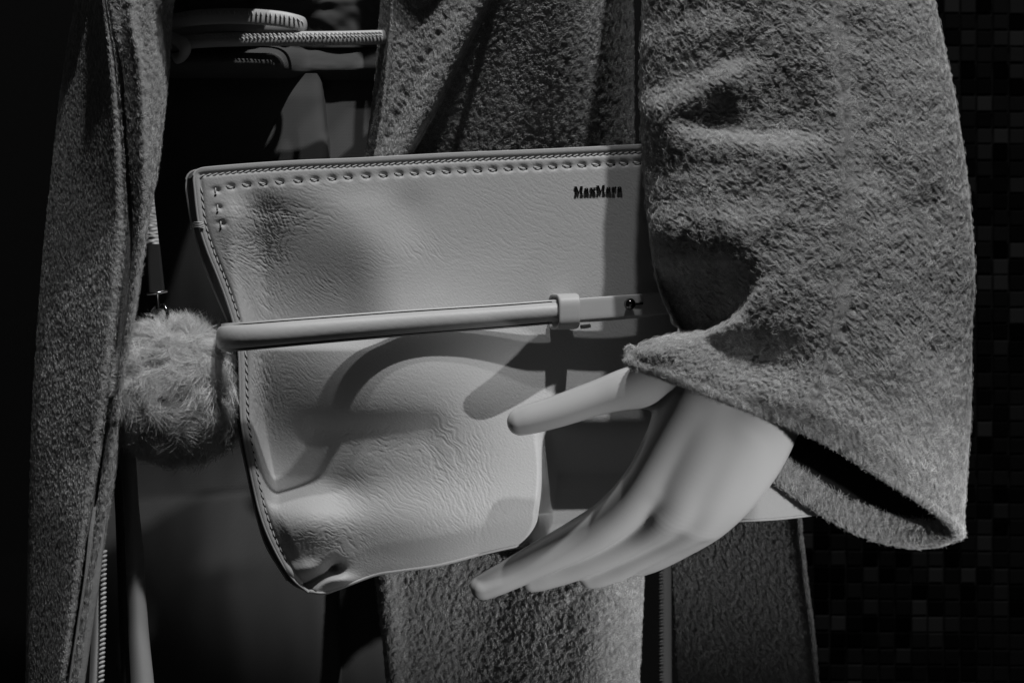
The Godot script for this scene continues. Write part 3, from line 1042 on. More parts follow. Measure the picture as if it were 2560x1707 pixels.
func bag_z(p: Vector2) -> float:
	var dl := p.x - x_at(bL, p.y)
	var dt := p.y - y_at(bT, p.x)
	var db := y_at(bB, p.x) - p.y
	var z := 0.0
	var e := (1.0 - exp(-maxf(dl, 0.0) / 50.0)) * (1.0 - exp(-maxf(db, 0.0) / 46.0))
	z += 7.0 * e
	var ins := smoothstep(14.0, 62.0, dl) * smoothstep(40.0, 130.0, dt) * smoothstep(6.0, 80.0, db)
	# big forms: hollow under the flap, belly below the strap, valley between belly and side
	var b := 0.0
	var st := (p - Vector2(800, 668)).dot(Vector2(-0.64, 0.77))
	b -= 15.0 * smoothstep(-165.0, 165.0, st) * smoothstep(570.0, 670.0, p.x) * (1.0 - smoothstep(800.0, 880.0, p.y)) * smoothstep(1010.0, 860.0, p.x)
	b -= 20.0 * dip(p, Vector2(680, 1185), 72, 170, 250, 70)
	b += 2.0 * bell(p, Vector2(610, 540), 90, 60)
	b += 3.0 * bell(p, Vector2(940, 600), 130, 110)
	b -= 2.2 * bell(p, Vector2(1020, 545), 60, 90)
	b += 16.0 * bell(p, Vector2(1050, 960), 265, 200)
	b += 4.5 * bell(p, Vector2(770, 1300), 80, 80)
	b -= 4.0 * bell(p, Vector2(855, 1235), 70, 46)
	b += fold(p, Vector2(800, 1085), Vector2(1060, 1075), 40, 60, -2.2)
	b += 4.0 * bell(p, Vector2(1000, 1300), 260, 80)
	z += b * ins * 1.3
	# pressed in under the hand: the belly ends in a roll and the leather drops behind it
	if p.x > 1270.0 and p.y > 1030.0:
		var xb := 1340.0 + 10.0 * sin((p.y - 1090.0) / 190.0 * PI) if p.y < 1285.0 else 1340.0 - pow((p.y - 1285.0) / 90.0, 2.0) * 48.0
		z -= 30.0 * smoothstep(-8.0, 46.0, p.x - xb) * smoothstep(1040.0, 1190.0, p.y) * (1.0 - 0.45 * smoothstep(1230.0, 1380.0, p.y)) * smoothstep(1900.0, 1700.0, p.x)
	# pinched corner
	z += fold(p, Vector2(838, 1424), Vector2(760, 1462), 13, 18, -8.0)
	z -= 7.0 * bell(p, Vector2(836, 1418), 22, 15)
	z += 3.0 * bell(p, Vector2(770, 1425), 40, 20)
	z += 4.0 * bell(p, Vector2(850, 1452), 40, 16)
	# flat welt round the edge with a sunk seam
	var inner := minf(dl, dt)
	if inner < 60.0:
		z -= 0.8 * exp(-pow((inner - 19.0) / 4.5, 2.0))
		z += 0.5 * smoothstep(15.0, 6.0, inner)
	# pits of the running stitch
	if (dt > 18.0 and dt < 90.0 and p.y < 500.0) or (p.x < 580.0 and p.y < 600.0):
		for q in stitches:
			var dx := q.x - p.x
			if dx > -34.0 and dx < 34.0:
				z -= 1.3 * bell(p, q + Vector2(2, -2), 13, 8)
				z -= 1.0 * bell(p, q + Vector2(7, 0), 5, 4)
	# crease fields
	var k := 0.0
	k += lines(p, Vector2(655, 590), 70, 110, 82, 13, 0.8)
	k += lines(p, Vector2(690, 545), 130, 44, 4, 12, 0.55)
	k += lines(p, Vector2(770, 470), 130, 40, 12, 16, 0.22)
	k += rays(p, Vector2(518, 628), Vector2(610, 640), 95, 70, 3.2, 0.6)
	k += lines(p, Vector2(640, 740), 90, 66, 66, 12, 0.6)
	k += lines(p, Vector2(800, 720), 100, 60, 40, 15, 0.25)
	k += lines(p, Vector2(940, 660), 110, 40, 8, 15, 0.16)
	k += lines(p, Vector2(985, 560), 60, 110, 40, 18, 0.10)
	k += lines(p, Vector2(1060, 620), 90, 40, 40, 16, 0.26)
	k += lines(p, Vector2(645, 950), 50, 150, 86, 12, 0.65)
	k += lines(p, Vector2(740, 930), 90, 60, 28, 15, 0.20)
	k += arcs(p, Vector2(985, 1310), Vector2(945, 1110), 170, 52, 12, 0.36)
	k += arcs(p, Vector2(880, 1290), Vector2(1110, 1130), 70, 120, 14, 0.34)
	k += lines(p, Vector2(1190, 1210), 60, 130, 70, 13, 0.40)
	k += lines(p, Vector2(1120, 1240), 80, 100, 58, 14, 0.26)
	k += arcs(p, Vector2(840, 1450), Vector2(820, 1350), 100, 62, 12, 0.48)
	k += lines(p, Vector2(860, 1230), 90, 70, 24, 15, 0.32)
	k += lines(p, Vector2(1000, 980), 150, 70, 14, 15, 0.10)
	k += lines(p, Vector2(690, 1310), 40, 80, 74, 11, 0.30)
	k += lines(p, Vector2(1000, 1240), 140, 90, 35, 18, 0.22)
	k += lines(p, Vector2(1300, 520), 260, 120, 32, 26, 0.10)
	k += lines(p, Vector2(1280, 640), 240, 70, 10, 24, 0.10)
	z += k * 0.8 * smoothstep(22.0, 40.0, minf(dl, dt)) * smoothstep(4.0, 40.0, db)
	z += n_fine.get_noise_2d((p.x + p.y * 0.6) / 10.0, (p.y - p.x * 0.6) / 6.0) * 0.06 * smoothstep(18.0, 30.0, minf(dl, dt))
	return z

func bag_curves() -> void:
	bT = crv([484, 434, 490, 426, 503, 420, 527, 417, 623, 409, 751, 401, 900, 395, 1123, 383, 1346, 374, 1592, 362, 1800, 352, 2060, 340], 256)
	bL = crv([484, 434, 482, 450, 485, 480, 489, 519, 496, 564, 515, 625, 537, 679, 559, 736, 580, 800, 591, 850, 596, 900, 597, 944, 600, 1040, 608, 1097, 616, 1140, 629, 1206, 646, 1278, 667, 1338, 700, 1404, 732, 1450, 768, 1480], 256)
	bB = crv([768, 1480, 808, 1485, 850, 1472, 935, 1440, 1000, 1429, 1100, 1414, 1227, 1381, 1321, 1362, 1500, 1336, 1700, 1314, 1840, 1304, 1950, 1298, 2078, 1283], 256)
	bR = crv([2060, 340, 2078, 600, 2092, 900, 2090, 1150, 2078, 1283], 256)
	var xs := [574, 468, 614, 463, 655, 459, 697, 456, 743, 453, 784, 450, 828, 447, 868, 444, 913, 441, 956, 439, 995, 436, 1034, 434, 1074, 432, 1114, 430, 1153, 429, 1192, 427, 1230, 425, 1269, 423, 1306, 421, 1343, 420, 1380, 418, 1416, 416, 1453, 414, 1489, 412, 1525, 411, 1558, 409, 1592, 407, 1628, 405, 1662, 403, 538, 477, 543, 520, 551, 560]
	for i in xs.size() / 2:
		stitches.append(Vector2(xs[2 * i], xs[2 * i + 1]))

func build_bag() -> void:
	bag_curves()
	var o := thing("clutch_bag", "pale leather clutch bag with stitched edge, tubular strap and dark metal lettering", "clutch bag", P(1100, 1430, 0))
	var f := func(u: float, v: float) -> Vector3:
		# most of the columns lie in the part that shows
		var s := u * 0.82 if u < 0.9 else lerpf(0.738, 1.0, (u - 0.9) / 0.1)
		var p := coons(bT, bB, bL, bR, s, v)
		return Vector3(p.x, p.y, bag_z(p))
	put(o, "front_panel", grid(560, 430, f), M.leather)
	# rear panel and sides
	var rT := crv([466, 444, 474, 430, 492, 424, 620, 412, 900, 398, 1592, 365, 1800, 355, 2070, 343])
	var rL := crv([466, 444, 463, 470, 470, 520, 479, 565, 501, 640, 523, 700, 549, 762, 568, 808, 577, 850, 578, 900, 578, 944, 583, 1021, 597, 1097, 614, 1174, 638, 1283, 663, 1363, 701, 1427, 716, 1450])
	var rB := crv([716, 1450, 744, 1470, 800, 1480, 935, 1436, 1100, 1410, 1500, 1334, 1840, 1300, 2088, 1280])
	var rR := crv([2070, 343, 2100, 900, 2088, 1280])
	var back := func(u: float, v: float) -> Vector3:
		var p := coons(rT, rB, rL, rR, u, v)
		return Vector3(p.x, p.y, -16.0 - 8.0 * sin(PI * u) * sin(PI * v) - 26.0 * bell(p, Vector2(1560, 1250), 330, 230) - 22.0 * bell(p, Vector2(700, 980), 220, 320))
	put(o, "back_panel", grid(60, 50, back, true), M.leather)
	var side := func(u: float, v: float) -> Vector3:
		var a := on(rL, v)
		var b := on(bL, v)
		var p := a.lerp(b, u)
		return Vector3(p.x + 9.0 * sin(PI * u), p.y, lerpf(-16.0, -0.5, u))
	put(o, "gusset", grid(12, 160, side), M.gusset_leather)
	var under := func(u: float, v: float) -> Vector3:
		var p := on(bB, u).lerp(on(rB, u), v)
		return Vector3(p.x, p.y, lerpf(bag_z(on(bB, u)) - 0.3, -16.0 - 26.0 * bell(p, Vector2(1560, 1250), 330, 230), v))
	put(o, "base", grid(160, 8, under), M.leather)
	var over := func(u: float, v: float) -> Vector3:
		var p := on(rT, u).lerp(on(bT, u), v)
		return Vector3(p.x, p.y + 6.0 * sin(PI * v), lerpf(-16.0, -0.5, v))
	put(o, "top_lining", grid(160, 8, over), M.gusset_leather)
	# painted edges
	var s := Soup.new()
	var path := PackedVector3Array()
	for i in 200:
		var q := on(bT, 1.0 - i / 199.0)
		path.append(P(q.x, q.y + 3.0, 0.0))
	for i in range(1, 200):
		var q := on(bL, i / 199.0)
		path.append(P(q.x + 3.0, q.y, 0.0))
	s.tube(path, same(path.size(), 0.00115), 8, 1.0, Vector3(0, 0, 1))
	put(o, "front_edge", s.mesh(), M.leather_edge)
	s = Soup.new()
	path = PackedVector3Array()
	for i in 200:
		var q := on(bB, i / 199.0)
		path.append(P(q.x, q.y - 3.0, bag_z(q - Vector2(0, 3)) - 0.6))
	s.tube(path, same(path.size(), 0.0012), 8, 1.0, Vector3(0, 0, 1))
	put(o, "bottom_edge", s.mesh(), M.leather)
	s = Soup.new()
	path = PackedVector3Array()
	for i in 160:
		var q := on(rT, 1.0 - i / 159.0)
		path.append(P(q.x, q.y + 3.0, -16.0))
	for i in range(1, 160):
		var q := on(rL, i / 159.0)
		path.append(P(q.x + 3.0, q.y, -16.0))
	s.tube(path, same(path.size(), 0.0011), 8, 1.0, Vector3(0, 0, 1))
	put(o, "rear_edge", s.mesh(), M.leather_edge)
	# running stitch: thread and the two holes it dives into
	for i in stitches.size():
		var q := stitches[i]
		var upright := i >= stitches.size() - 3
		var h := Vector2(0, 9) if upright else Vector2(9, 1.5)
		s = Soup.new()
		var zc := bag_z(q)
		s.tube(PackedVector3Array([P(q.x - h.x, q.y - h.y, zc + 0.1), P(q.x - h.x * 0.5, q.y - h.y * 0.5 - 1.0, zc + 1.1), P(q.x + h.x * 0.4, q.y + h.y * 0.4 - 1.0, zc + 1.1), P(q.x + h.x * 0.9, q.y + h.y * 0.9, zc + 0.0)]), PackedFloat32Array([0.0003, 0.00052, 0.00052, 0.0003]), 6, 1.0, Vector3(0, 0, 1))
		var st := put(o, "stitch", s.mesh(), M.thread)
		s = Soup.new()
		for e in [-1.0, 1.25]:
			var c: Vector2 = q + h * e * (1.0 if e > 0 else 0.95)
			var zz := bag_z(c)
			s.tube(PackedVector3Array([P(c.x, c.y, zz - 1.0), P(c.x, c.y, zz + 0.16)]), PackedFloat32Array([0.0008, 0.0009 if e > 0 else 0.0005]), 8, 1.0, Vector3(0, 1, 0))
		put(st, "needle_hole", s.mesh(), M.hole)
	# fine edge stitching
	s = Soup.new()
	var holes := Soup.new()
	var lt := 0.0
	for i in 1400:
		var a := on(bT, i / 1400.0)
		if a.x < 505.0 or a.x > 1700.0:
			continue
		if a.x - lt < 15.5:
			continue
		lt = a.x
		var q := a + Vector2(0.8, 19.0)
		var zz := bag_z(q) + 0.25
		s.tube(PackedVector3Array([P(q.x - 6.5, q.y + 2.2, zz), P(q.x, q.y, zz + 0.45), P(q.x + 6.5, q.y - 2.8, zz)]), PackedFloat32Array([0.0003, 0.00042, 0.0003]), 5, 1.0, Vector3(0, 0, 1))
		holes.tube(PackedVector3Array([P(q.x + 5.0, q.y + 1.2, zz - 0.6), P(q.x + 10.5, q.y - 0.6, zz + 0.1)]), PackedFloat32Array([0.00045, 0.00035]), 5, 1.0, Vector3(0, 0, 1))
	var ly := 455.0
	for i in 1400:
		var a := on(bL, i / 1400.0)
		if a.y < 470.0 or a.y > 1400.0 or (a.y > 796.0 and a.y < 884.0):
			continue
		if a.y - ly < 19.0:
			continue
		ly = a.y
		var q := a + Vector2(18.0, 0.0)
		var zz := bag_z(q) + 0.25
		s.tube(PackedVector3Array([P(q.x - 1.5, q.y - 7.0, zz), P(q.x, q.y, zz + 0.4), P(q.x + 3.0, q.y + 7.0, zz)]), PackedFloat32Array([0.0003, 0.00042, 0.0003]), 5, 1.0, Vector3(0, 0, 1))
		holes.tube(PackedVector3Array([P(q.x + 2.0, q.y + 6.0, zz - 0.6), P(q.x + 4.5, q.y + 12.0, zz + 0.1)]), PackedFloat32Array([0.0005, 0.0004]), 5, 1.0, Vector3(0, 0, 1))
	put(o, "edge_stitching", s.mesh(), M.thread).set_meta("kind", "stuff")
	put(o, "edge_needle_holes", holes.mesh(), M.hole).set_meta("kind", "stuff")
	# bar tack that ties front and back at the left side
	s = Soup.new()
	for k in 4:
		s.tube(spline3([476, 560 + k * 4, -15, 484, 556 + k * 4, -4, 496, 555 + k * 4, 1.5, 508, 558 + k * 4, 2.2], 12), same(12, 0.00035), 5)
	put(o, "bar_tack", s.mesh(), M.thread)
	build_handle(o)
	# metal lettering
	var tm := TextMesh.new()
	var font := SystemFont.new()
	font.font_names = PackedStringArray(["Droid Serif"])
	font.font_weight = 700
	tm.font = font
	tm.text = "MaxMara"
	tm.font_size = 64
	tm.pixel_size = 0.00016
	tm.depth = 0.0011
	tm.curve_step = 1.0
	var zl := bag_z(Vector2(1496, 478))
	var lt_ := put(o, "metal_lettering", tm, M.metal)
	var box := tm.get_aabb()
	var want := 0.0300
	var k2 := want / box.size.x
	lt_.scale = Vector3(k2, k2 * 1.12, 1)
	lt_.rotation.z = deg_to_rad(2.6)
	lt_.position = P(1496, 474, zl + 0.9) - base_of(o)

func build_handle(o: Node3D) -> void:
	# tubular grip that comes round the left side
	var path := spline3([640, 843, -26, 590, 844, -22, 566, 845, -12, 557, 845, 2, 560, 844.5, 14, 575, 843, 23, 620, 840, 31, 700, 833, 35, 850, 820.5, 33, 1000, 808.5, 29, 1130, 799, 27, 1250, 790.5, 25, 1330, 784, 24, 1392, 779, 22], 220)
	var n := path.size()
	var prof := PackedVector2Array()       # (along the width, outwards) in units of half width and mm
	for i in 5:
		prof.append(Vector2(1.0, -1.0 + i * 0.5))
	for i in 25:
		var a := PI * i / 24.0
		prof.append(Vector2(0.80 * cos(a), 1.4 + 6.6 * pow(sin(a), 0.8)))
	for i in 5:
		prof.append(Vector2(-1.0, 1.0 - i * 0.5))
	prof.append(Vector2(-0.5, -2.6))
	prof.append(Vector2(0.5, -2.6))
	prof.append(prof[0])
	var f := func(u: float, v: float) -> Vector3:
		var i := mini(int(round(v * (n - 1))), n - 1)
		var t := (path[mini(i + 1, n - 1)] - path[maxi(i - 1, 0)]).normalized()
		var w := Vector3(0, 1, 0)
		w = (w - t * w.dot(t)).normalized()
		var out := t.cross(w).normalized()
		var hw := lerpf(0.0089, 0.0074, clampf((path[i].x - path[60].x) / (path[n - 1].x - path[60].x), 0, 1))
		var q := prof[mini(int(round(u * (prof.size() - 1))), prof.size() - 1)]
		var cr := 0.00004 * n_fine.get_noise_2d(i / 2.2, q.x * 3.0)
		var puff := lerpf(0.45, 1.0, smoothstep(62.0, 112.0, i))
		return path[i] + w * (q.x * hw) + out * ((q.y if q.y < 1.4 else 1.4 + (q.y - 1.4) * puff) * 0.001 + cr)
	var grip := put(o, "grip", grid(prof.size() - 1, n - 1, f, true, 0.0, true), M.strap_leather)
	# stitched flat borders above and below the roll
	for k in [1, -1]:
		var s := Soup.new()
		var line := PackedVector3Array()
		for i in range(30, n, 2):
			var q: Vector3 = path[i]
			var hw := lerpf(0.0089, 0.0074, clampf((q.x - path[60].x) / (path[n - 1].x - path[60].x), 0, 1))
			line.append(q + Vector3(0, k * hw * 0.86, 0.0013))
		s.tube(line.slice(14), same(line.size() - 14, 0.00034), 5, 1.0, Vector3(0, 0, 1))
		put(grip, "border_seam", s.mesh(), M.hole)
	# flat end of the strap, running under the sleeve
	var flat := func(u: float, v: float) -> Vector3:
		var a := v * TAU
		var x := lerpf(1380, 1800, u)
		var yc := lerpf(778.5, 748.0, u)
		var q := Vector2(cos(a), sin(a))
		q = Vector2(signf(q.x) * pow(absf(q.x), 0.4), signf(q.y) * pow(absf(q.y), 0.4))
		return Vector3(x, yc - 28.0 * q.x, 25.0 - 2.0 * u + 1.3 * q.y)
	put(o, "strap_end", grid(60, 28, flat, true), M.strap_leather)
	var flat2 := func(u: float, v: float) -> Vector3:
		var a := v * TAU
		var x := lerpf(1380, 1800, u)
		var yc := lerpf(780.0, 750.0, u) + 5.0 * sin(PI * minf(u * 1.6, 1.0))
		var q := Vector2(cos(a), sin(a))
		q = Vector2(signf(q.x) * pow(absf(q.x), 0.4), signf(q.y) * pow(absf(q.y), 0.4))
		return Vector3(x, yc - 27.0 * q.x, 19.0 - 2.0 * u + 1.0 * q.y)
	put(o, "strap_underlayer", grid(60, 28, flat2, true), M.strap_leather)
	# keeper loop
	var ring_at := func(u: float, v: float, inset: float) -> Vector3:
		var a := v * TAU
		var q := Vector2(cos(a), sin(a))
		q = Vector2(signf(q.x) * pow(absf(q.x), 0.55), signf(q.y) * pow(absf(q.y), 0.55))
		var z := 20.0 + (14.0 - inset) * q.y
		var x := lerpf(1372.0, 1424.0, u) + (z - 8.0) * 1.05
		return Vector3(x, 780.0 - (45.0 - inset * 4.0) * q.x - 2.5 * u, z)
	var keep := func(u: float, v: float) -> Vector3:
		# outside, round the rim, inside, round the other rim
		if u < 0.4: return ring_at.call(u / 0.4, v, 0.0 if u > 0.02 and u < 0.38 else 0.25)
		if u < 0.5: return ring_at.call(1.0, v, lerpf(0.25, 1.6, (u - 0.4) / 0.1))
		if u < 0.9: return ring_at.call(1.0 - (u - 0.5) / 0.4, v, 1.8)
		return ring_at.call(0.0, v, lerpf(1.6, 0.25, (u - 0.9) / 0.1))
	put(o, "keeper_loop", grid(40, 64, keep, true), M.strap_leather)
	# stud and its slit
	var s := Soup.new()
	var c := P(1575, 760, 30.0)
	var pa := PackedVector3Array()
	var ra := PackedFloat32Array()
	pa.append(c + Vector3(0, 0, -0.0058)); ra.append(0.0020)
	pa.append(c + Vector3(0, 0, -0.0030)); ra.append(0.0020)
	for i in 13:
		var a := PI * (0.12 + 0.88 * i / 12.0)
		pa.append(c + Vector3(0, 0, -cos(a) * 0.0037)); ra.append(maxf(sin(a) * 0.0037, 0.00004))
	s.tube(pa, ra, 28, 1.0, Vector3(0, 1, 0))
	# true sphere normals on the head
	for i in range(2 * 28, s.pos.size()):
		s.nor[i] = (s.pos[i] - c).normalized()
	put(o, "stud", s.mesh(), M.metal)
	s = Soup.new()
	s.tube(spline3([1586, 759.5, 25.9, 1597, 759, 25.9, 1608, 758.2, 25.9], 8), same(8, 0.0007), 6, 1.0, Vector3(0, 1, 0))
	put(o, "stud_slit", s.mesh(), M.hole)
	s = Soup.new()
	s.tube(spline3([1452, 817, 14, 1464, 816, 14, 1476, 814, 14], 6), same(6, 0.0013), 8)
	put(o, "strap_tip", s.mesh(), M.leather_edge)

# ---------------------------------------------------------------- mannequin hand
func build_hand() -> void:
	# one chain of joints for each digit, from the forearm to the tip: px, py, mm, radius mm
	var chains := [
		[2090, 640, 74, 30, 2010, 820, 70, 29, 1925, 965, 64, 26, 1860, 1050, 61, 21],
		[1830, 930, 62, 20, 1750, 1012, 60, 19, 1680, 1110, 52, 16.5, 1614, 1212, 42, 14.6, 1530, 1296, 24, 13.4, 1440, 1352, 9, 12.6, 1321, 1413, -2, 10.8, 1244, 1451, -5, 9.4, 1209, 1467, -6, 8.5],
		[1860, 960, 63, 20, 1800, 1080, 60, 19, 1740, 1185, 52, 17, 1685, 1272, 40, 14, 1590, 1340, 13, 11.0, 1446, 1408, -10, 10.2, 1362, 1440, -18, 8.9, 1332, 1449, -20, 8.1],
		[1890, 1000, 62, 20, 1845, 1110, 58, 18.5, 1797, 1205, 50, 16.5, 1745, 1296, 34, 12.8, 1650, 1360, 9, 10.0, 1560, 1408, -9, 9.5, 1505, 1433, -17, 8.6, 1478, 1441, -20, 8.0],
		[1925, 1040, 56, 20, 1893, 1130, 51, 18, 1840, 1225, 42, 15, 1776, 1306, 26, 11.2, 1700, 1362, 5, 8.8, 1640, 1395, -9, 8.2, 1602, 1412, -16, 7.4],
		[1830, 960, 58, 19, 1700, 962, 53, 16.5, 1590, 968, 53, 13.4, 1500, 992, 50, 10.9, 1400, 1026, 46.5, 10.0, 1330, 1046, 44, 9.4, 1302, 1054, 43, 8.6],
		[1720, 985, 55, 14, 1688, 1040, 53, 13, 1672, 1110, 52, 12],
		[1800, 1000, 62, 20, 1765, 1090, 58.5, 19, 1710, 1195, 48.5, 16.5, 1672, 1262, 39, 13],
		[1850, 1030, 61, 20, 1818, 1120, 57.5, 18.5, 1768, 1215, 48.5, 16, 1722, 1288, 36, 12],
		[1890, 1050, 59, 19, 1862, 1140, 54.5, 18, 1815, 1225, 45.5, 15, 1762, 1302, 31, 11],
		[1740, 1020, 60, 18, 1690, 1110, 53, 16.5, 1650, 1200, 44, 14.5],
	]
	var h := 0.0016
	var k := 0.0016
	var lo := P(1130, 1530, -2)
	lo.z = -0.042
	var hi := P(2240, 600, 112)
	var nx := int((hi.x - lo.x) / h) + 1
	var ny := int((hi.y - lo.y) / h) + 1
	var nz := int((hi.z - lo.z) / h) + 1
	var sum := PackedFloat32Array()
	sum.resize(nx * ny * nz)
	var near_ := PackedFloat32Array()
	near_.resize(sum.size())
	for ch in chains:
		var js: Array[Vector3] = []
		var rs: Array[float] = []
		for q in ch.size() / 4:
			js.append(P(ch[4 * q], ch[4 * q + 1], ch[4 * q + 2]))
			rs.append(ch[4 * q + 3] * 0.001)
		var c3: Array[Vector3] = []
		var cr: Array[float] = []
		for q in js.size() - 1:
			var a := js[q - 1] if q > 0 else js[0] * 2.0 - js[1]
			var d := js[q + 2] if q + 2 < js.size() else js[q + 1] * 2.0 - js[q]
			var ra := rs[q - 1] if q > 0 else rs[0]
			var rd := rs[q + 2] if q + 2 < js.size() else rs[q + 1]
			for e in 9:
				c3.append(js[q].cubic_interpolate(js[q + 1], a, d, e / 9.0))
				cr.append(cubic_interpolate(rs[q], rs[q + 1], ra, rd, e / 9.0))
		c3.append(js[js.size() - 1])
		cr.append(rs[rs.size() - 1])
		near_.fill(1.0)
		var m := 0.013
		var all0 := Vector3i(nx, ny, nz)
		var all1 := Vector3i.ZERO
		for q in c3.size() - 1:
			var p0 := c3[q]
			var p1 := c3[q + 1]
			var r0 := cr[q]
			var r1 := cr[q + 1]
			var ab := p1 - p0
			var l2 := ab.length_squared()
			var mm := maxf(r0, r1) + m
			var v0 := Vector3i(((p0.min(p1) - Vector3(mm, mm, mm) - lo) / h).floor()).max(Vector3i.ZERO)
			var v1 := Vector3i(((p0.max(p1) + Vector3(mm, mm, mm) - lo) / h).ceil()).min(Vector3i(nx - 1, ny - 1, nz - 1))
			all0 = all0.min(v0)
			all1 = all1.max(v1)
			for kk in range(v0.z, v1.z + 1):
				for jj in range(v0.y, v1.y + 1):
					var row := (kk * ny + jj) * nx
					for ii in range(v0.x, v1.x + 1):
						var p := Vector3(lo.x + ii * h, lo.y + jj * h, lo.z + kk * h)
						var t := clampf((p - p0).dot(ab) / l2, 0.0, 1.0)
						var d := (p - p0 - ab * t).length() - lerpf(r0, r1, t)
						if d < near_[row + ii]:
							near_[row + ii] = d
		for kk in range(all0.z, all1.z + 1):
			for jj in range(all0.y, all1.y + 1):
				var row := (kk * ny + jj) * nx
				for ii in range(all0.x, all1.x + 1):
					var d := near_[row + ii]
					if d < m:
						sum[row + ii] += exp(-d / k)
	var fld := PackedFloat32Array()
	fld.resize(sum.size())
	for i in sum.size():
		fld[i] = -k * log(sum[i]) if sum[i] > 1e-6 else 0.033
	# surface nets
	var vid := PackedInt32Array()
	vid.resize(sum.size())
	vid.fill(-1)
	var pos := PackedVector3Array()
	var nor := PackedVector3Array()
	var uv := PackedVector2Array()
	var idx := PackedInt32Array()
	var off := [0, 1, nx, nx + 1, nx * ny, nx * ny + 1, nx * ny + nx, nx * ny + nx + 1]
	var edges := [[0, 1], [2, 3], [4, 5], [6, 7], [0, 2], [1, 3], [4, 6], [5, 7], [0, 4], [1, 5], [2, 6], [3, 7]]
	for kk in range(1, nz - 2):
		for jj in range(1, ny - 2):
			for ii in range(1, nx - 2):
				var c := (kk * ny + jj) * nx + ii
				var f0 := fld[c]
				if f0 > 0.006 or f0 < -0.006:
					continue
				var neg := 0
				for q in 8:
					if fld[c + off[q]] < 0: neg += 1
				if neg == 0 or neg == 8:
					continue
				var acc := Vector3.ZERO
				var cnt := 0
				for e in edges:
					var a: float = fld[c + off[e[0]]]
					var bb: float = fld[c + off[e[1]]]
					if (a < 0) != (bb < 0):
						var t := a / (a - bb)
						var pa := Vector3(e[0] & 1, (e[0] >> 1) & 1, e[0] >> 2)
						var pb := Vector3(e[1] & 1, (e[1] >> 1) & 1, e[1] >> 2)
						acc += pa.lerp(pb, t)
						cnt += 1
				acc /= cnt
				vid[c] = pos.size()
				pos.append(lo + (Vector3(ii, jj, kk) + acc) * h)
				var g := Vector3.ZERO
				for q in 8:
					var x: int = q & 1
					var y: int = (q >> 1) & 1
					var z: int = q >> 2
					var wgt := (acc.x if x else 1 - acc.x) * (acc.y if y else 1 - acc.y) * (acc.z if z else 1 - acc.z)
					var cc: int = c + off[q]
					g += wgt * Vector3(fld[cc + 1] - fld[cc - 1], fld[cc + nx] - fld[cc - nx], fld[cc + nx * ny] - fld[cc - nx * ny])
				nor.append(g.normalized())
				uv.append(Vector2(pos[pos.size() - 1].x, pos[pos.size() - 1].y))
	var axes := [[1, nx, nx * ny], [nx, nx * ny, 1], [nx * ny, 1, nx]]
	for kk in range(1, nz - 2):
		for jj in range(1, ny - 2):
			for ii in range(1, nx - 2):
				var c := (kk * ny + jj) * nx + ii
				if vid[c] < 0:
					continue
				for ax in axes:
					var a := fld[c]
					var bb: float = fld[c + ax[0]]
					if (a < 0) == (bb < 0):
						continue
					var v0 := vid[c]
					var v1: int = vid[c - ax[1]]
					var v2: int = vid[c - ax[1] - ax[2]]
					var v3: int = vid[c - ax[2]]
					if v1 < 0 or v2 < 0 or v3 < 0:
						continue
					if a < 0:
						idx.append_array([v0, v2, v1, v0, v3, v2])
					else:
						idx.append_array([v0, v1, v2, v0, v2, v3])
	# make every triangle agree with its normals
	for t in idx.size() / 3:
		var a := idx[3 * t]
		var bb := idx[3 * t + 1]
		var cc := idx[3 * t + 2]
		var fn := (pos[cc] - pos[a]).cross(pos[bb] - pos[a])
		if fn.dot(nor[a]) < 0:
			idx[3 * t + 1] = cc
			idx[3 * t + 2] = bb
	var o := MeshInstance3D.new()
	o.name = "mannequin_hand"
	o.mesh = to_mesh(pos, nor, uv, idx)
	o.material_override = M.mannequin_skin
	add_child(o, true)
	tag(o, "smooth pale mannequin hand reaching from the sleeve round the clutch", "mannequin")

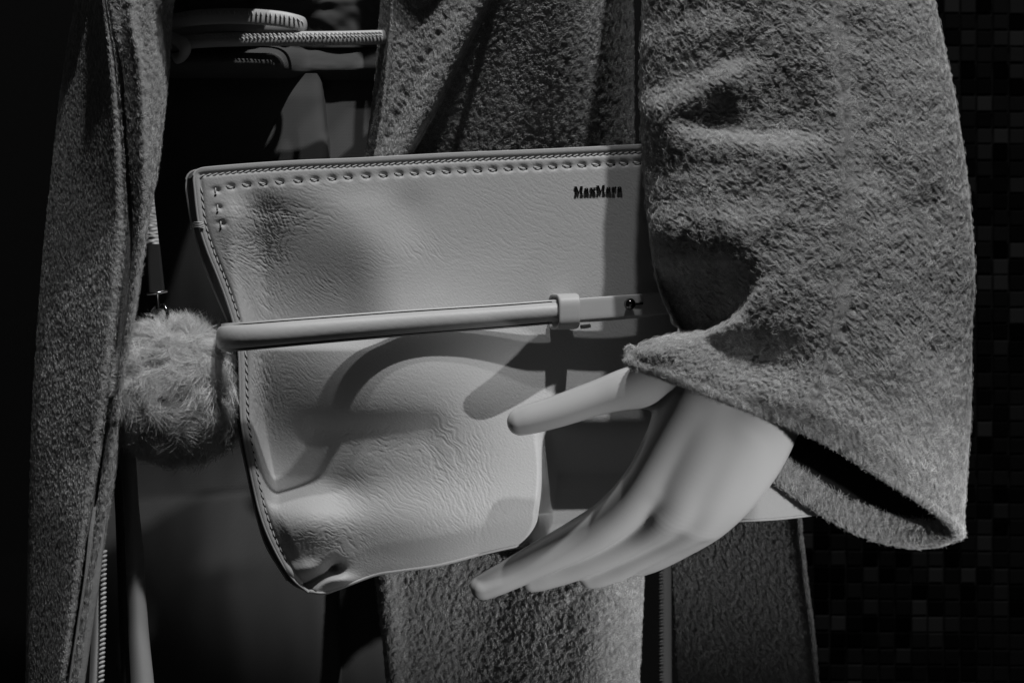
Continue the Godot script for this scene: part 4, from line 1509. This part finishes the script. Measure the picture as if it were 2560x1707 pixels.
# ---------------------------------------------------------------- wall
func build_wall() -> void:
	var z := -460.0
	var w := Node3D.new()
	w.name = "mosaic_wall"
	w.set_meta("kind", "structure")
	add_child(w)
	w.position = P(2300, 853, z)
	var bm := BoxMesh.new()
	bm.size = Vector3(3.2, 2.4, 0.05)
	var back := put(w, "wall_backing", bm, M.grout)
	back.position = Vector3(1.05, 0, -0.0275)
	var kk := S * (CZ + 0.46) / CZ
	var pitch := 40.7 * kk
	var side := 37.6 * kk
	var r := RandomNumberGenerator.new()
	r.seed = 4
	# one bevelled tile in three slightly different cuts
	var cuts: Array[ArrayMesh] = []
	for v in 3:
		var st := SurfaceTool.new()
		st.begin(Mesh.PRIMITIVE_TRIANGLES)
		st.set_smooth_group(-1)
		var hw: float = side * 0.5 * [1.0, 0.985, 0.97][v]
		var bev := 0.0007
		var d := 0.0022
		var o4: Array[Vector3] = [Vector3(-hw, hw, 0), Vector3(hw, hw, 0), Vector3(hw, -hw, 0), Vector3(-hw, -hw, 0)]
		var i4: Array[Vector3] = []
		var m4: Array[Vector3] = []
		for q in o4:
			m4.append(q + Vector3(0, 0, d - bev))
			i4.append(Vector3(q.x - signf(q.x) * bev, q.y - signf(q.y) * bev, d))
		for t in [[i4[0], i4[1], i4[2]], [i4[0], i4[2], i4[3]]]:
			for q in t: st.add_vertex(q)
		for e in 4:
			var f := (e + 1) % 4
			for t in [[i4[e], m4[e], m4[f]], [i4[e], m4[f], i4[f]], [m4[e], o4[e], o4[f]], [m4[e], o4[f], m4[f]]]:
				for q in t: st.add_vertex(q)
		st.generate_normals()
		cuts.append(st.commit())
	var near := []
	var far := []
	var base := w.position
	var tilt := 0.012
	for j in range(-6, 50):
		for i in range(-4, 26):
			var px := 2014.0 + i * 40.7
			var py := 12.0 + j * 40.7
			var x := (px - 1280.0) * kk
			var y := Y0 - (py - 853.5) * kk - (px - 2200.0) * kk * tilt
			var shown := px < 2575.0 and py > -20.0 and py < 1725.0 and (px > 2445.0 or (px > 2352.0 + py * 0.12 and py < 600.0) or (py > 1340.0 and px > 2030.0) or (py > 1290 and px > 2400))
			(near if shown else far).append([x, y])
	for q in near.slice(300):
		far.append(q)
	near = near.slice(0, 300)
	for q in near:
		var o := put(w, "tile", cuts[r.randi() % 3], M["tile_%d" % tone(r)])
		o.position = Vector3(q[0], q[1], z * 0.001) - base + Vector3(r.randfn(0, 0.00015), r.randfn(0, 0.00015), r.randf() * 0.0005)
		o.rotation = Vector3(r.randfn(0, 0.012), r.randfn(0, 0.012), r.randfn(0, 0.006))
	var st2: Array[SurfaceTool] = []
	for t in 6:
		var stt := SurfaceTool.new()
		stt.begin(Mesh.PRIMITIVE_TRIANGLES)
		st2.append(stt)
	for q in far:
		st2[tone(r)].append_from(cuts[r.randi() % 3], 0, Transform3D(Basis.from_euler(Vector3(r.randfn(0, 0.012), r.randfn(0, 0.012), 0)), Vector3(q[0], q[1], z * 0.001) - base))
	var whole := ArrayMesh.new()
	for t in 6:
		whole = st2[t].commit(whole)
		whole.surface_set_material(t, M["tile_%d" % t])
	var rest := MeshInstance3D.new()
	rest.name = "outer_tiles"
	rest.mesh = whole
	rest.set_meta("kind", "stuff")
	w.add_child(rest)
	# added backdrop that keeps the empty left side black against the brighter surroundings
	var bw := BoxMesh.new()
	bw.size = Vector3(2.2, 2.4, 0.05)
	var o2 := put(self, "void_backdrop", bw, M.backdrop_black)
	o2.position = Vector3(-1.0, Y0, -0.52)
	o2.set_meta("kind", "structure")

func tone(r: RandomNumberGenerator) -> int:
	var a := r.randf()
	if a < 0.16: return 0
	if a < 0.36: return 1
	if a < 0.62: return 2
	if a < 0.82: return 3
	if a < 0.94: return 4
	return 5

# ---------------------------------------------------------------- all of it
func _ready() -> void:
	setup_view()
	setup_lights()
	rng.seed = 20
	make_materials()
	var m := mat("lit_cloth", 0.4, 0.9, 0.1)  # the dress cloth again, with the light on the fold painted in
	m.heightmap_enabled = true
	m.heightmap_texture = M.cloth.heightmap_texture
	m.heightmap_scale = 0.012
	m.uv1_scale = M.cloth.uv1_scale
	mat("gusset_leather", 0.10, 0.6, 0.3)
	build_wall()
	build_dress()
	build_coat()
	build_belt()
	build_pompom()
	build_bag()
	build_hand()
